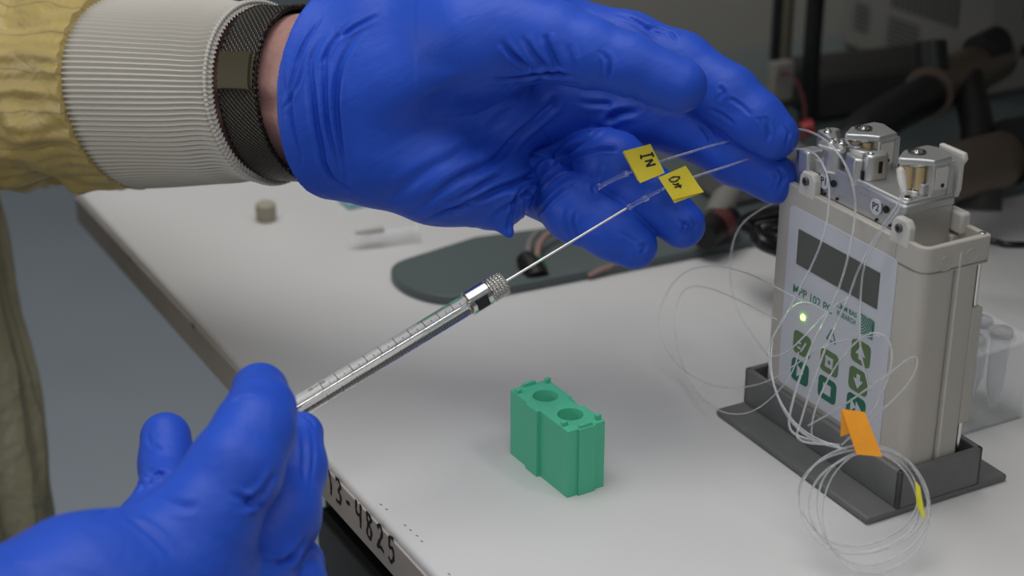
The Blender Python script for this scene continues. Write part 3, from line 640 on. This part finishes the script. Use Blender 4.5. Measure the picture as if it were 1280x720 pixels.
# ================================================================== SYRINGE
A0, A1 = W(366, 512.5, .606), W(783, 260.5, .648)
ax = (A1-A0).normalized()
def t_at(px):   # distance along the axis at which it crosses pixel column px
    lo, hi = -.1, .3
    for _ in range(50):
        mid = (lo+hi)/2; p = A0+ax*mid-CO
        if 640+F_PX*p.dot(CR)/p.dot(CF) < px: lo = mid
        else: hi = mid
    return lo
syr = thing('syringe', 'glass microlitre syringe with steel hub held between the gloved hands', 'syringe', A0)
O = Vector((0, 0, 0)); Lb = t_at(586); RB = .00395
MB().lathe(O-ax*.012, ax, [(0, RB), (Lb+.012, RB), (Lb+.012, .00046), (0, .00046)], 96, closed=True).build('barrel', 'clear_glass', syr)
MB().cyl(O-ax*.045, ax*(Lb-.004), .00042, n=20).build('plunger_rod', 'steel', syr)
MB().lathe(O-ax*.050, ax, [(0, .0035), (.0005, .0040), (.0035, .0040), (.005, .001)], 24).build('plunger_knob', 'steel', syr)
MB().lathe(O-ax*.0145, ax, [(0, .0060), (.003, .0060)], 24).build('flange', 'black', syr, .0003)
h0 = Lb-.0006; hub = MB().lathe(ax*h0, ax, [(0, .0040), (.0004, .0047), (.0088, .0047), (.0094, .0040), (.0110, .0034)], 40).build('hub', 'steel', syr)
toC = (CO-A0).normalized(); e2 = (toC - ax*toC.dot(ax)).normalized(); e1 = ax.cross(e2)   # e2 faces the camera side, e1 across
if e1.dot(CU) < 0: e1 = -e1
wdir = (e2*.85-e1*.5).normalized(); wside = ax.cross(wdir)
mtx = Matrix((ax, wside, wdir)).transposed().to_4x4(); mtx.translation = ax*(h0+.0046)
MB().box(-.0028, .0026, -.0024, .0024, .0038, .00482, mtx).build('hub_window', 'black_gloss', hub, .0004, 2)
# knurled nut
kn0 = t_at(611); kn1 = t_at(630); kl = kn1-kn0; kv = []; kf = []; NA, NL = 140, 30
ke = ax.orthogonal().normalized(); kg = ax.cross(ke)
for j in range(NL+1):
    for i in range(NA):
        a = 2*math.pi*i/NA; dia = 2*min(abs((i/5+j/6) % 1-.5), abs((i/5-j/6) % 1-.5))
        rr = .00440+.00040*dia
        if j in (0, NL): rr = .0041
        kv.append(ax*(kn0+kl*j/NL)+(ke*math.cos(a)+kg*math.sin(a))*rr)
for j in range(NL):
    for i in range(NA): kf.append((j*NA+i, j*NA+(i+1) % NA, (j+1)*NA+(i+1) % NA, (j+1)*NA+i))
kf += [tuple(reversed(range(NA))), tuple(range(NL*NA, (NL+1)*NA))]
meshobj('knurled_nut', kv, kf, 'nickel', syr, smooth=False)
MB().lathe(ax*(kn0-.002), ax, [(0, .0030), (.004, .0030)], 24).build('neck', 'steel_dark', syr)
nt_ = t_at(783); MB().cyl(ax*kn1, ax*(nt_), .00050, n=14).build('needle', 'needle_steel', syr)
# printed scale: arcs on the front of the barrel
sm = MB()
def arc(t, a0, a1, w):
    k = 8; v = []
    for i in range(k+1):
        a = R(a0+(a1-a0)*i/k); d = e2*math.cos(a)+e1*math.sin(a)
        for s_, rr in ((-w, RB+.00001), (w, RB+.00001), (-w, RB+.00006), (w, RB+.00006)): v.append(ax*(t+s_)+d*rr)
    f = []
    for i in range(k): f += [(4*i+2, 4*i+3, 4*i+7, 4*i+6), (4*i, 4*i+2, 4*i+6, 4*i+4), (4*i+1, 4*i+5, 4*i+7, 4*i+3)]
    sm.add(v, f)
ts, te = t_at(404), t_at(584)
for k in range(51):
    t = te+(ts-te)*k/50
    if k % 5 == 0: arc(t, 8, 66, .00018); arc(t, -80, -22, .00013)
    else: arc(t, -58, -28, .00010)
    if k % 5 == 2: arc(t+(ts-te)/100, 18, 32, .00013)
for k in range(30): arc(te+(ts-te)*(k+.5)/30, 66, 69, .0008)
sm.build('scale_marks', 'scale_ink', syr, smooth=False)
def onb(a, t, out=.00008): d = e2*math.cos(R(a))+e1*math.sin(R(a)); return ax*t+d*(RB+out), d
for ch, px_, a in (('1', 399, 48), ('0', 392, 48), ('0', 407, 48), ('u', 386, -38), ('L', 393, -38)):
    p, d = onb(a, t_at(px_)); text('scale_text', ch, p, ax.cross(d)*-1, ax, .0026, 'scale_ink', syr)

# ================================================================== MICRO-TUBES WITH LABELS
def flag(label_txt, corners_front, corners_back, d, tube_pts, conn, labeltext, ink):
    o = thing('labelled_catheter', labeltext, 'catheter', W(*tube_pts[0]))
    sheet('paper_flag', [[(x, y, d) for x, y in corners_front]], .00022, 'label_yellow', o, o.location)
    sheet('paper_flag', [[(x, y, d+.0012) for x, y in corners_back]], .00022, 'label_yellow', o, o.location)
    MB().tube(rel(o, spline(Wd(tube_pts), 8)), .00046, 14).build('tube', 'clear_soft', o)
    for a, b, r in conn: MB().tube(rel(o, [W(*a), W(*a).lerp(W(*b), .5), W(*b)]), r, 16).build('connector', 'clear_tube', o)
    return o
dI = .646
fi = flag('IN', [(779, 189), (813, 180), (831, 216), (800, 229)], [(778, 190), (806, 184), (826, 220), (797, 226)], dI,
     [(798, 212, .6475), (822, 203, .6475), (860, 191, .655), (905, 178, .668), (945, 170, .674)], [((750, 232.5, .646), (782, 217, .647), .0008), ((781, 218, .647), (800, 210, .6475), .00055), ((747, 234, .646), (751, 232, .646), .0011), ((780, 218.5, .647), (785, 216.5, .647), .0012)],
     'thin clear catheter with yellow flag lettered IN, upper of the two', None)
fo = flag('Out', [(823, 222), (857, 207), (879, 240), (841, 250)], [(827, 226), (860, 214), (880, 240), (843, 254)], .6445,
     [(828, 236, .6455), (868, 221, .647), (905, 209, .656), (944, 196, .670), (965, 191, .673)], [((783, 260.5, .648), (808, 247, .647), .0008), ((806, 248, .647), (830, 235, .646), .00055), ((785, 259.5, .648), (789, 257, .648), .0011), ((804, 249, .647), (810, 246, .647), .0012)],
     'thin clear catheter with yellow flag lettered Out, joined to the syringe needle', None)
def facewrite(o, strokes, origin, right, up, d, w):
    """strokes in flag pixels: origin + x*right + y*up"""
    mbs = []
    for s_ in strokes:
        mbs.append([(origin[0]+x*right[0]+y*up[0], origin[1]+x*right[1]+y*up[1]) for x, y in s_])
    p0 = W(origin[0], origin[1], d); s = d/F_PX
    ribbon('handwriting', [[((x-origin[0])*s, -(y-origin[1])*s) for x, y in st_] for st_ in mbs], p0-o.location, CR, CU, -CF, w, 'marker_ink', o, .00008)
# IN reads rotated a quarter turn: letters stacked downwards along the flag
facewrite(fi, [[(801, 196), (816, 192.5)], [(801, 193.5), (801.5, 199)], [(814.5, 190), (817, 196)], [(806, 202), (816, 199.5)], [(816, 199.5), (808, 208)], [(808, 208), (819.5, 205)]], (0, 0), (1, 0), (0, 1), dI-.0002, .00062)
facewrite(fo, [[(850, 221.5), (843, 221), (837, 224), (839, 227), (845, 226.5), (850, 222)], [(841, 229.5), (844, 231), (848, 229), (846, 231.5)], [(843, 234.5), (852, 231.5)], [(848, 230.5), (851, 235)]], (0, 0), (1, 0), (0, 1), .6443, .00055)

# ================================================================== PERSON
person = thing('person', 'person in yellow gown, knit cuffs, watch band and blue gloves holding a syringe', 'person', (-.50, .78, -.80))
def pv(pts): return [Vector(p)-person.location for p in pts]

def seg_sdf(P, a, ra, b, rb):
    ab = b-a; L2 = float(ab@ab)+1e-12; pa_ = P-a; t = np.clip((pa_@ab)/L2, 0, 1)
    q = pa_-t[:, None]*ab; return np.sqrt((q*q).sum(1))-(ra+(rb-ra)*t)
def smin(a, b, k):
    h = np.maximum(k-np.abs(a-b), 0)/k; return np.minimum(a, b)-h*h*k*.25
def conv(chain): return [(np.array(W(x, y, d), dtype=np.float32), r*d/F_PX) for x, y, d, r in chain]
def chain_sdf(P, chain, k):
    D = None
    for (a, ra), (b, rb) in zip(chain[:-1], chain[1:]):
        s = seg_sdf(P, a, ra, b, rb).astype(np.float32); D = s if D is None else smin(D, s, k)
    return D
def surface_nets(F, org, h):
    S = F < 0; nx, ny, nz = F.shape
    cnt = np.zeros((nx-1, ny-1, nz-1), np.uint8)
    for dx in (0, 1):
        for dy in (0, 1):
            for dz in (0, 1): cnt += S[dx:nx-1+dx, dy:ny-1+dy, dz:nz-1+dz]
    cells = np.argwhere((cnt > 0) & (cnt < 8)); idx = -np.ones(cnt.shape, np.int32); idx[tuple(cells.T)] = np.arange(len(cells))
    acc = np.zeros((len(cells), 3)); num = np.zeros(len(cells))
    cor = [(x, y, z) for x in (0, 1) for y in (0, 1) for z in (0, 1)]
    for a in cor:
        for b in cor:
            if sum(b)-sum(a) == 1 and all(q >= p for p, q in zip(a, b)):
                fa = F[cells[:, 0]+a[0], cells[:, 1]+a[1], cells[:, 2]+a[2]]; fb = F[cells[:, 0]+b[0], cells[:, 1]+b[1], cells[:, 2]+b[2]]
                m = (fa < 0) != (fb < 0); t = np.where(m, fa/(fa-fb+1e-20), 0)
                acc += m[:, None]*(np.array(a)+t[:, None]*(np.array(b)-np.array(a))); num += m
    V = (cells+acc/num[:, None])*h+org
    faces = []
    for ax_ in range(3):
        o1, o2 = [(1, 2), (2, 0), (0, 1)][ax_]
        sl0 = [slice(None)]*3; sl1 = [slice(None)]*3; sl0[ax_] = slice(0, -1); sl1[ax_] = slice(1, None)
        ch = S[tuple(sl0)] != S[tuple(sl1)]; E_ = np.argwhere(ch)
        ok = (E_[:, o1] > 0) & (E_[:, o2] > 0) & (E_[:, o1] < F.shape[o1]-1) & (E_[:, o2] < F.shape[o2]-1); E_ = E_[ok]
        def ci(d1, d2):
            c = E_.copy(); c[:, o1] += d1; c[:, o2] += d2; return idx[c[:, 0], c[:, 1], c[:, 2]]
        q = np.stack([ci(-1, -1), ci(0, -1), ci(0, 0), ci(-1, 0)], 1)
        ins = S[E_[:, 0], E_[:, 1], E_[:, 2]]; q[~ins] = q[~ins][:, ::-1]; faces.append(q)
    return V, np.concatenate(faces)

def hand(name, palm, fingers, kp, kf, kpf, h, label=None, cut=None, strokes=(), mat_='glove_nitrile', extra=()):
    palm = [conv(c) for c in palm]; fingers = [conv(c) for c in fingers]; extra = [conv(c) for c in extra]
    allp = np.array([p-r for c in palm+fingers+extra for p, r in c]+[p+r for c in palm+fingers+extra for p, r in c])
    lo = allp.min(0)-.004; hi = allp.max(0)+.004; n = np.ceil((hi-lo)/h).astype(int)+1
    gx_, gy_, gz_ = [lo[i]+h*np.arange(n[i], dtype=np.float32) for i in range(3)]
    def block(chain, pad):
        q = np.array([p-r for p, r in chain]+[p+r for p, r in chain]); a = np.clip(((q.min(0)-pad-lo)/h).astype(int), 0, n-1); b = np.clip(((q.max(0)+pad-lo)/h).astype(int)+2, 1, n)
        X_, Y_, Z_ = np.meshgrid(gx_[a[0]:b[0]], gy_[a[1]:b[1]], gz_[a[2]:b[2]], indexing='ij')
        return a, b, np.stack([X_.ravel(), Y_.ravel(), Z_.ravel()], 1), X_.shape
    BIG = .02
    Fp = np.full(n, BIG, np.float32)
    def put(F, c, k, ks):
        a, b, P, shp = block(c, k+.003); d = chain_sdf(P, c, ks).reshape(shp); s = (slice(a[0], b[0]), slice(a[1], b[1]), slice(a[2], b[2])); F[s] = smin(F[s], d, k); return s
    for c in palm: put(Fp, c, kp, kp*.7)
    if cut is not None:
        X_, Y_, Z_ = np.meshgrid(gx_, gy_, gz_, indexing='ij'); w0 = np.array(WR); dot = lambda v: (X_-w0[0])*v[0]+(Y_-w0[1])*v[1]+(Z_-w0[2])*v[2]
        s_ = dot(aX); p1 = dot(aE1)/.0356; p2 = dot(aE2)/.0282; e_ = (np.sqrt(p1*p1+p2*p2)-1)*.030*(1+.0*s_); e_ = e_+np.maximum(0, s_-.004)*.55
        Fp = smin(Fp, e_.astype(np.float32), .010)
    F = Fp.copy()
    for fi_, c in enumerate(fingers):
        G = Fp.copy(); s = put(G, c, kpf[fi_], kf); F[s] = smin(F[s], G[s], .0010)
    for c in extra: put(F, c, .003, .003)
    if cut is not None:
        X_, Y_, Z_ = np.meshgrid(gx_, gy_, gz_, indexing='ij'); p0, nn = cut
        F = np.maximum(F, -((X_-p0[0])*nn[0]+(Y_-p0[1])*nn[1]+(Z_-p0[2])*nn[2]))
    V, Q = surface_nets(F, lo, h)
    # light smoothing
    ei = np.concatenate([Q[:, [0, 1]], Q[:, [1, 2]], Q[:, [2, 3]], Q[:, [3, 0]]]); ei = np.concatenate([ei, ei[:, ::-1]])
    deg = np.bincount(ei[:, 0], minlength=len(V)).astype(float)
    def smooth(V, lam, it):
        for _ in range(it):
            S_ = np.stack([np.bincount(ei[:, 0], weights=V[ei[:, 1], k], minlength=len(V)) for k in range(3)], 1)/deg[:, None]; V = V+lam*(S_-V)
        return V
    V = smooth(V, .5, 3)
    def normals(V):
        fn = np.cross(V[Q[:, 2]]-V[Q[:, 0]], V[Q[:, 3]]-V[Q[:, 1]]); N = np.zeros_like(V)
        for j in range(4):
            for k in range(3): N[:, k] += np.bincount(Q[:, j], weights=fn[:, k], minlength=len(V))
        return N/(np.linalg.norm(N, axis=1)[:, None]+1e-20)
    N = normals(V)
    co, cr, cu, cf = [np.array(v) for v in (CO, CR, CU, CF)]
    rel_ = V-co; dd_ = rel_@cf; sx = 640+F_PX*(rel_@cr)/dd_; sy = 360-F_PX*(rel_@cu)/dd_; front = (N*rel_).sum(1) < 0
    disp = np.zeros(len(V))
    for stroke, w, dep in strokes:
        w *= .74; dep *= 1.2
        P2 = spline([(x, y, 0) for x, y in stroke], 6) if len(stroke) > 2 else [Vector((*stroke[0], 0)).lerp(Vector((*stroke[1], 0)), i/8) for i in range(9)]
        path = []
        for p_ in P2:
            m_ = np.where(front & (np.abs(sx-p_.x) < 5) & (np.abs(sy-p_.y) < 5))[0]
            if len(m_): path.append(V[m_[np.argmin(dd_[m_])]])
        if len(path) < 2: continue
        path = np.array(path); path = np.array(smooth_path(path)); best = np.full(len(V), 1e9); tt = np.zeros(len(V))
        bb0, bb1 = path.min(0)-4*w, path.max(0)+4*w; sel = np.where(((V > bb0) & (V < bb1)).all(1))[0]; P_ = V[sel]; bs = np.full(len(sel), 1e9); ts_ = np.zeros(len(sel))
        k = len(path)
        for i in range(k-1):
            ab = path[i+1]-path[i]; L2 = ab@ab+1e-14; t = np.clip(((P_-path[i])@ab)/L2, 0, 1); q = P_-path[i]-t[:, None]*ab; d = np.sqrt((q*q).sum(1)); m_ = d < bs; bs[m_] = d[m_]; ts_[m_] = ((i+t)/(k-1))[m_]
        tq = np.clip(ts_, .01, .99)**1.25; taper = np.sin(np.pi*tq)**.8*(.86+.14*np.sin(ts_*7+w*9000))
        g = -np.exp(-(bs/w)**2)+.45*np.exp(-((bs-1.9*w)/w)**2)
        disp[sel] += dep*g*taper
    V = V+N*disp[:, None]
    # faint stretch folds everywhere
    o = meshobj(name, [tuple(v) for v in V-np.array(person.location)], Q.tolist(), mat_, person)
    for a_ in o.data.attributes:
        if a_.name == 'sharp_edge': o.data.attributes.remove(a_); break
    return o
def smooth_path(p):
    for _ in range(2): p = np.concatenate([p[:1], (p[:-2]+2*p[1:-1]+p[2:])/4, p[-1:]])
    return p

BETA, TAU = R(36), R(3)
aX = (CR*math.cos(TAU)+CU*math.sin(TAU))*math.cos(BETA) - CF*math.sin(BETA)
aE1 = -CR*math.sin(TAU)+CU*math.cos(TAU)
aE2 = -((CR*math.cos(TAU)+CU*math.sin(TAU))*math.sin(BETA) + CF*math.cos(BETA))
WR = W(402, 118, .674)

palmA = [
 [(352, 64, .684, 72), (400, 62, .678, 68), (470, 52, .670, 68), (560, 22, .666, 72), (640, 20, .668, 62)],
 [(350, 168, .684, 70), (400, 170, .678, 69), (470, 184, .674, 70), (550, 212, .674, 66), (615, 235, .677, 52)],
 [(350, 118, .684, 78), (420, 116, .676, 72), (500, 118, .674, 72), (620, 130, .684, 62), (690, 130, .692, 50)],
 [(500, 90, .662, 56), (590, 52, .652, 70), (650, 44, .648, 60)],
 [(560, -10, .676, 66), (690, 35, .690, 48)],
]
fingA = [
 [(610, 40, .650, 64), (690, 52, .640, 50), (735, 66, .636, 43), (785, 80, .633, 37.5), (849, 107, .631, 35)],
 [(680, 40, .690, 50), (785, 60, .686, 44), (850, 82, .678, 41), (910, 120, .669, 38), (945, 150, .665, 35), (967, 169, .664, 31.5)],
 [(680, 125, .694, 46), (790, 146, .692, 38), (860, 160, .686, 36), (918, 194, .680, 35.5), (968, 224, .675, 31)],
 [(650, 178, .702, 34), (712, 190, .700, 36), (766, 208, .677, 43), (812, 246, .671, 37), (852, 281, .668, 30)],
 [(640, 224, .694, 38), (684, 238, .692, 36), (721, 262, .674, 41), (766, 289, .668, 35), (793, 308, .666, 29)],
]
strA = [
 # cuff folds
 ([(384, 30), (362, 90), (360, 150), (375, 210)], .0011, .0011), ([(402, 40), (386, 70), (388, 130), (398, 190), (415, 236)], .0014, .0016), ([(420, 34), (404, 60), (402, 110), (408, 170), (424, 230)], .0013, .0015),
 ([(452, 30), (424, 70), (416, 120), (420, 180), (432, 238)], .0016, .0018), ([(398, 18), (380, 45), (366, 75)], .001, .0009), ([(378, 60), (366, 110), (352, 140)], .0009, .0008), ([(430, 24), (412, 50), (398, 75)], .001, .0011),
 ([(470, 14), (440, 30), (420, 44)], .0012, .0012), ([(350, 70), (352, 110), (358, 140)], .0009, .0007), ([(396, 200), (410, 225), (440, 246)], .001, .001),
 # thumb root creases
 ([(618, 104), (640, 103), (664, 98), (690, 97), (716, 101)], .0014, .0026), ([(622, 56), (638, 74), (662, 94)], .0015, .0017), ([(648, 48), (664, 74), (686, 95)], .0016, .0015), ([(676, 42), (684, 68), (697, 97)], .0017, .0015),
 ([(634, 124), (652, 110), (680, 99)], .0012, .0012), ([(704, 56), (712, 80), (722, 101)], .0016, .0008), ([(752, 66), (758, 86), (757, 104)], .0013, .0010), ([(744, 72), (749, 90), (748, 106)], .001, .0006),
 # palm fold lines
 ([(508, 271), (560, 238), (626, 194), (680, 148), (722, 106)], .0022, .0024), ([(541, 277), (590, 258), (638, 235), (680, 205), (720, 177), (760, 152), (794, 134)], .0019, .0030), ([(470, 262), (520, 225), (590, 180), (650, 140)], .003, .0012),
 ([(603, 284), (640, 260), (673, 235), (722, 198)], .0014, .0021), ([(638, 297), (646, 262), (652, 244), (680, 218)], .0013, .0024), ([(690, 206), (715, 192), (748, 182), (775, 184)], .0012, .0014), ([(560, 262), (600, 240), (640, 212)], .0016, .0012),
 ([(596, 150), (640, 128), (680, 104)], .0022, .0010), ([(722, 130), (760, 125), (790, 128)], .0016, .0008), ([(660, 286), (660, 266), (668, 248)], .0011, .0015), ([(672, 282), (670, 266), (690, 240), (712, 224)], .0012, .0018),
 ([(650, 280), (653, 262), (648, 246)], .0010, .0010), ([(706, 262), (702, 282), (710, 300)], .0011, .0009), ([(716, 266), (713, 286), (722, 306)], .0009, .0008), ([(676, 160), (690, 185), (684, 205)], .001, .0004),
 ([(520, 282), (560, 268), (600, 262)], .0013, .0010),
 # fingers
 ([(748, 205), (744, 222), (748, 238)], .0011, .0007), ([(886, 100), (900, 112), (893, 130)], .0012, .0007), ([(905, 130), (920, 128), (935, 140)], .0010, .0006), ([(955, 140), (965, 160), (952, 182)], .0011, .0007), ([(940, 150), (952, 158), (958, 176)], .0009, .0006),
 ([(975, 205), (985, 222), (972, 243)], .0011, .0012), ([(960, 212), (966, 228), (960, 244)], .0009, .0009), ([(984, 150), (992, 168), (984, 188)], .0009, .0008), ([(842, 275), (858, 282), (852, 296)], .0010, .0013), ([(856, 268), (866, 284), (862, 298)], .0009, .0011),
 ([(868, 266), (874, 284), (866, 300)], .0008, .0008), ([(800, 302), (812, 310), (804, 322)], .0010, .0010), ([(780, 290), (795, 296), (806, 300)], .0010, .0005),
 ([(880, 140), (900, 148), (912, 160)], .0011, .0009), ([(868, 150), (880, 162), (884, 180)], .0011, .0010), ([(770, 12), (800, 22), (826, 40)], .0014, .0012), ([(806, 30), (830, 32), (842, 46)], .001, .0010),
]
gl = hand('upper_glove', palmA, fingA, .011, .004, (.0035, .005, .005, .0012, .0012), .00062, cut=(np.array(WR+aX*.0030), np.array((aX-CU*.13).normalized())), strokes=strA, extra=[[(618, 262, .672, 22), (636, 291, .670, 7)]])
gl['label'] = 'blue nitrile glove, palm to the viewer'

palmB = [
 [(-120, 900, .485, 150), (-20, 830, .495, 128), (110, 765, .515, 118), (215, 720, .532, 92)],
 [(-60, 960, .50, 150), (120, 880, .52, 140), (260, 800, .545, 105)],
 [(160, 760, .545, 100), (290, 760, .555, 78)],
]
fingB = [
 [(200, 725, .530, 88), (252, 655, .534, 68), (293, 588, .540, 58), (318, 538, .550, 49), (326, 515, .560, 42), (325, 489, .575, 36)],
 [(280, 740, .555, 76), (345, 645, .575, 54), (366, 585, .590, 41), (376, 543, .602, 29)],
 [(310, 800, .555, 72), (362, 738, .575, 46), (371, 706, .588, 36)],
 [(188, 688, .56, 69), (212, 620, .575, 38), (209, 580, .588, 33), (207, 547, .594, 32)],
]
strB = [
 ([(300, 628), (322, 628), (338, 610), (350, 590)], .0017, .0020), ([(292, 614), (318, 628), (330, 636)], .0013, .0013), ([(176, 598), (188, 590), (205, 588)], .0012, .0016), ([(178, 580), (190, 588), (200, 586)], .0010, .0010),
 ([(150, 620), (170, 610), (185, 592)], .0012, .0014), ([(160, 604), (172, 600), (190, 598)], .0010, .0012), ([(342, 700), (360, 700), (376, 690), (386, 676)], .0015, .0018), ([(330, 692), (350, 698), (366, 706)], .0012, .0012),
 ([(380, 522), (384, 560), (384, 600)], .0012, .0007), ([(394, 530), (396, 570), (392, 610)], .0010, .0006), ([(180, 535), (184, 552), (198, 556)], .0011, .0007), ([(160, 640), (190, 660), (220, 690)], .0018, .0009), ([(286, 500), (298, 492), (320, 492)], .0010, .0009),
 ([(196, 620), (225, 630), (250, 628)], .002, .0007), ([(120, 640), (138, 634), (150, 640)], .001, .0010), ([(382, 516), (392, 520), (398, 530)], .0009, .0008),
]
gl2 = hand('lower_glove', palmB, fingB, .012, .0045, (.008, .006, .005, .006), .0008, strokes=strB)
gl2['label'] = 'blue nitrile glove, back of hand to the viewer, gripping the syringe'

def ring_loft(name, stations, m, nseg, fn=None, parent=person, close=False, uvr=(1, 1), axis=None):
    """stations: (centre, e1*r1, e2*r2); fn(angle, j) gives a radial offset in metres"""
    V, uv = [], []; k = len(stations)
    for j, (c, v1, v2) in enumerate(stations):
        for i in range(nseg+1):
            a = 2*math.pi*i/nseg; d = v1*math.cos(a)+v2*math.sin(a); L = d.length; off = fn(a, j/(k-1)) if fn else 0
            V.append(c+d*(1+off/L)-person.location); uv.append((i/nseg*uvr[0], j/(k-1)*uvr[1]))
    n1 = nseg+1; F_ = [(j*n1+i, j*n1+i+1, (j+1)*n1+i+1, (j+1)*n1+i) for j in range(k-1) for i in range(nseg)]
    return meshobj(name, V, F_, m, parent, uvs=uv)
def ST(s, r1, r2, dv=Vector((0, 0, 0))): return (WR-aX*s+CU*(.13*s)+dv, aE1*r1, aE2*r2)
# forearm skin (mostly covered)
sk = ring_loft('forearm', [ST(s, .0325-.0004*math.sin(s*200), .0252+s*.02) for s in [-.002+.006*i for i in range(30)]], 'skin', 64,
               lambda a, t: -.0011*math.exp(-((a-1.75)/.10)**2)+.0009*math.exp(-((a-1.55)/.10)**2)+.0006*math.exp(-((a-1.95)/.1)**2))
# watch band: closed section ring
def band(s0, s1, r1, r2, th, name, m):
    sec = [ST(s0, r1, r2), ST(s0+.0003, r1+th, r2+th)] + [ST(s0+(s1-s0)*i/6, r1+th, r2+th) for i in range(1, 6)] + [ST(s1-.0003, r1+th, r2+th), ST(s1, r1, r2)]
    return ring_loft(name, sec, m, 128, uvr=(6, 1))
wb = band(.0070, .0270, .0338, .0285, .0018, 'watch_band', 'band_mesh')
eb = MB()
for s in (.0070, .0270):
    pts = [WR-aX*s+CU*(.13*s)+aE1*.0352*math.cos(2*math.pi*i/220)+aE2*.0299*math.sin(2*math.pi*i/220)+aX*.0004*math.sin(i*2.4)-person.location for i in range(221)]
    eb.tube(pts, [.0007+.00025*math.sin(i*2.2) for i in range(221)], 6)
ed = eb.build('band_edge', 'band_mesh', wb)
cv_, cf_ = [], []
NI, NJ = 10, 8
for lay in (.0022, .0038):
    for i in range(NI+1):
        a = R(68+22*i/NI)
        for j in range(NJ+1):
            s = .0085+(.0250-.0085)*j/NJ; cv_.append(WR-aX*s+CU*(.13*s)+aE1*(.0338+lay)*math.cos(a)+aE2*(.0285+lay)*math.sin(a)-person.location)
n1 = NJ+1; tot = (NI+1)*n1
for i in range(NI):
    for j in range(NJ): q = (i*n1+j, i*n1+j+1, (i+1)*n1+j+1, (i+1)*n1+j); cf_ += [tuple(reversed(q)), tuple(x+tot for x in q)]
bd = [i*n1 for i in range(NI+1)]+[NI*n1+j for j in range(1, n1)]+[i*n1+NJ for i in range(NI-1, -1, -1)]+[j for j in range(NJ-1, 0, -1)]
for i in range(len(bd)): a, b = bd[i], bd[(i+1) % len(bd)]; cf_.append((a, b, b+tot, a+tot))
cl_ = meshobj('clasp', cv_, cf_, 'clasp_metal', wb, bevel=.0005)
# knit cuff with ribs along the arm
NR = 108
def knit(a, t): return .00060*math.cos(NR*a)+.0012*math.exp(-((t-0.0)/.05)**2)*(1)+.0007*math.sin(a*3+t*5)
cst = []
for i in range(41):
    t = i/40; s = .0295+t*.089; r1 = .0368+.0050*t-.004*max(0, t-.94)/.06-.0012*math.exp(-((t-.12)/.1)**2); r2 = .0345+.0040*t-.004*max(0, t-.94)/.06
    if i == 0: r1 -= .0022; r2 -= .0022
    cst.append(ST(s, r1, r2, Vector((0, 0, -.001*t))))
ck = ring_loft('knit_cuff', [(cst[0][0]+aX*.0004-aX*.0, cst[0][1]*.95, cst[0][2]*.95)]+cst, 'cuff_knit', NR*6, knit)
tr_ = MB(); pts = [WR-aX*.0298+CU*.0039+aE1*.0372*math.cos(2*math.pi*i/396)+aE2*.0349*math.sin(2*math.pi*i/396)-person.location for i in range(397)]
tr_.tube(pts, [.0008+.0002*math.cos(i*2*math.pi/3) for i in range(397)], 8).build('cuff_hem', 'cuff_knit', ck)
# sleeve
def slf(a, t):
    g = math.exp(-t*7)
    w = noise.noise(Vector((math.cos(a)*3.2, math.sin(a)*3.2, t*9)))*.009 + noise.noise(Vector((math.cos(a)*8, math.sin(a)*8, t*14+5)))*.005
    return w*(1-g)+g*.0006*math.sin(a*34+2*math.sin(a*5)) + .0025*math.exp(-((t*1.0-.16-.05*math.sin(a*2))/.03)**2)
sst = []
for i in range(90):
    t = i/89; s = .108+t*.26; r1 = .0432+.003*min(t*2.2, 1)+.004*t; r2 = .0412+.012*min(t*2.2, 1)
    if i == 0: r1 -= .004; r2 -= .004; s = .1115
    sst.append(ST(s, r1, r2, CU*(.004*t)))
ring_loft('gown_sleeve', sst, 'gown_gold', 260, slf)
# gown body
def gnf(a, t): return noise.noise(Vector((math.cos(a)*4, math.sin(a)*4, t*4)))*.018+noise.noise(Vector((math.cos(a)*14, math.sin(a)*14, t*12)))*.005
gst = []
edge = [(x_-11, y_) for x_, y_ in [(-12, 150), (-4, 230), (10, 295), (22, 380), (35, 450), (47, 550), (62, 650), (74, 760)]]
for k, (x, y) in enumerate([(-40, -150)]+edge+[(100, 1100), (140, 1700)]):
    d = .86 if k < 9 else .86
    e_ = W(x, y, d); gst.append((e_-Vector((.175, 0, 0)), Vector((.17, 0, 0)), Vector((0, .12, 0))))
zs = [g[0].z for g in gst]
gg = []
for i in range(100):
    z = zs[0]+(zs[-1]-zs[0])*i/99; 
    for j in range(len(zs)-1):
        if zs[j] >= z >= zs[j+1]:
            t = (zs[j]-z)/(zs[j]-zs[j+1]); c = gst[j][0].lerp(gst[j+1][0], t); break
    gg.append((c, Vector((.17, 0, 0)), Vector((0, .12, 0))))
ring_loft('gown_body', gg, 'gown_olive', 300, gnf)
# right sleeve, out of frame, from the lower glove to the gown
r0, r1_, r2_ = W(-150, 915, .485), Vector((-.28, .50, .02)), Vector((-.46, .74, .12))
rs = []
sp = spline([r0, r1_, r2_], 14)
for i, c in enumerate(sp):
    t_ = (sp[min(i+1, len(sp)-1)]-sp[max(i-1, 0)]).normalized(); e = t_.cross(Vector((0, 0, 1))).normalized(); g = e.cross(t_); rr = .042+.014*min(i/8, 1); rs.append((c, g*rr, e*rr))
ring_loft('gown_sleeve', rs, 'gown_gold', 120, slf)
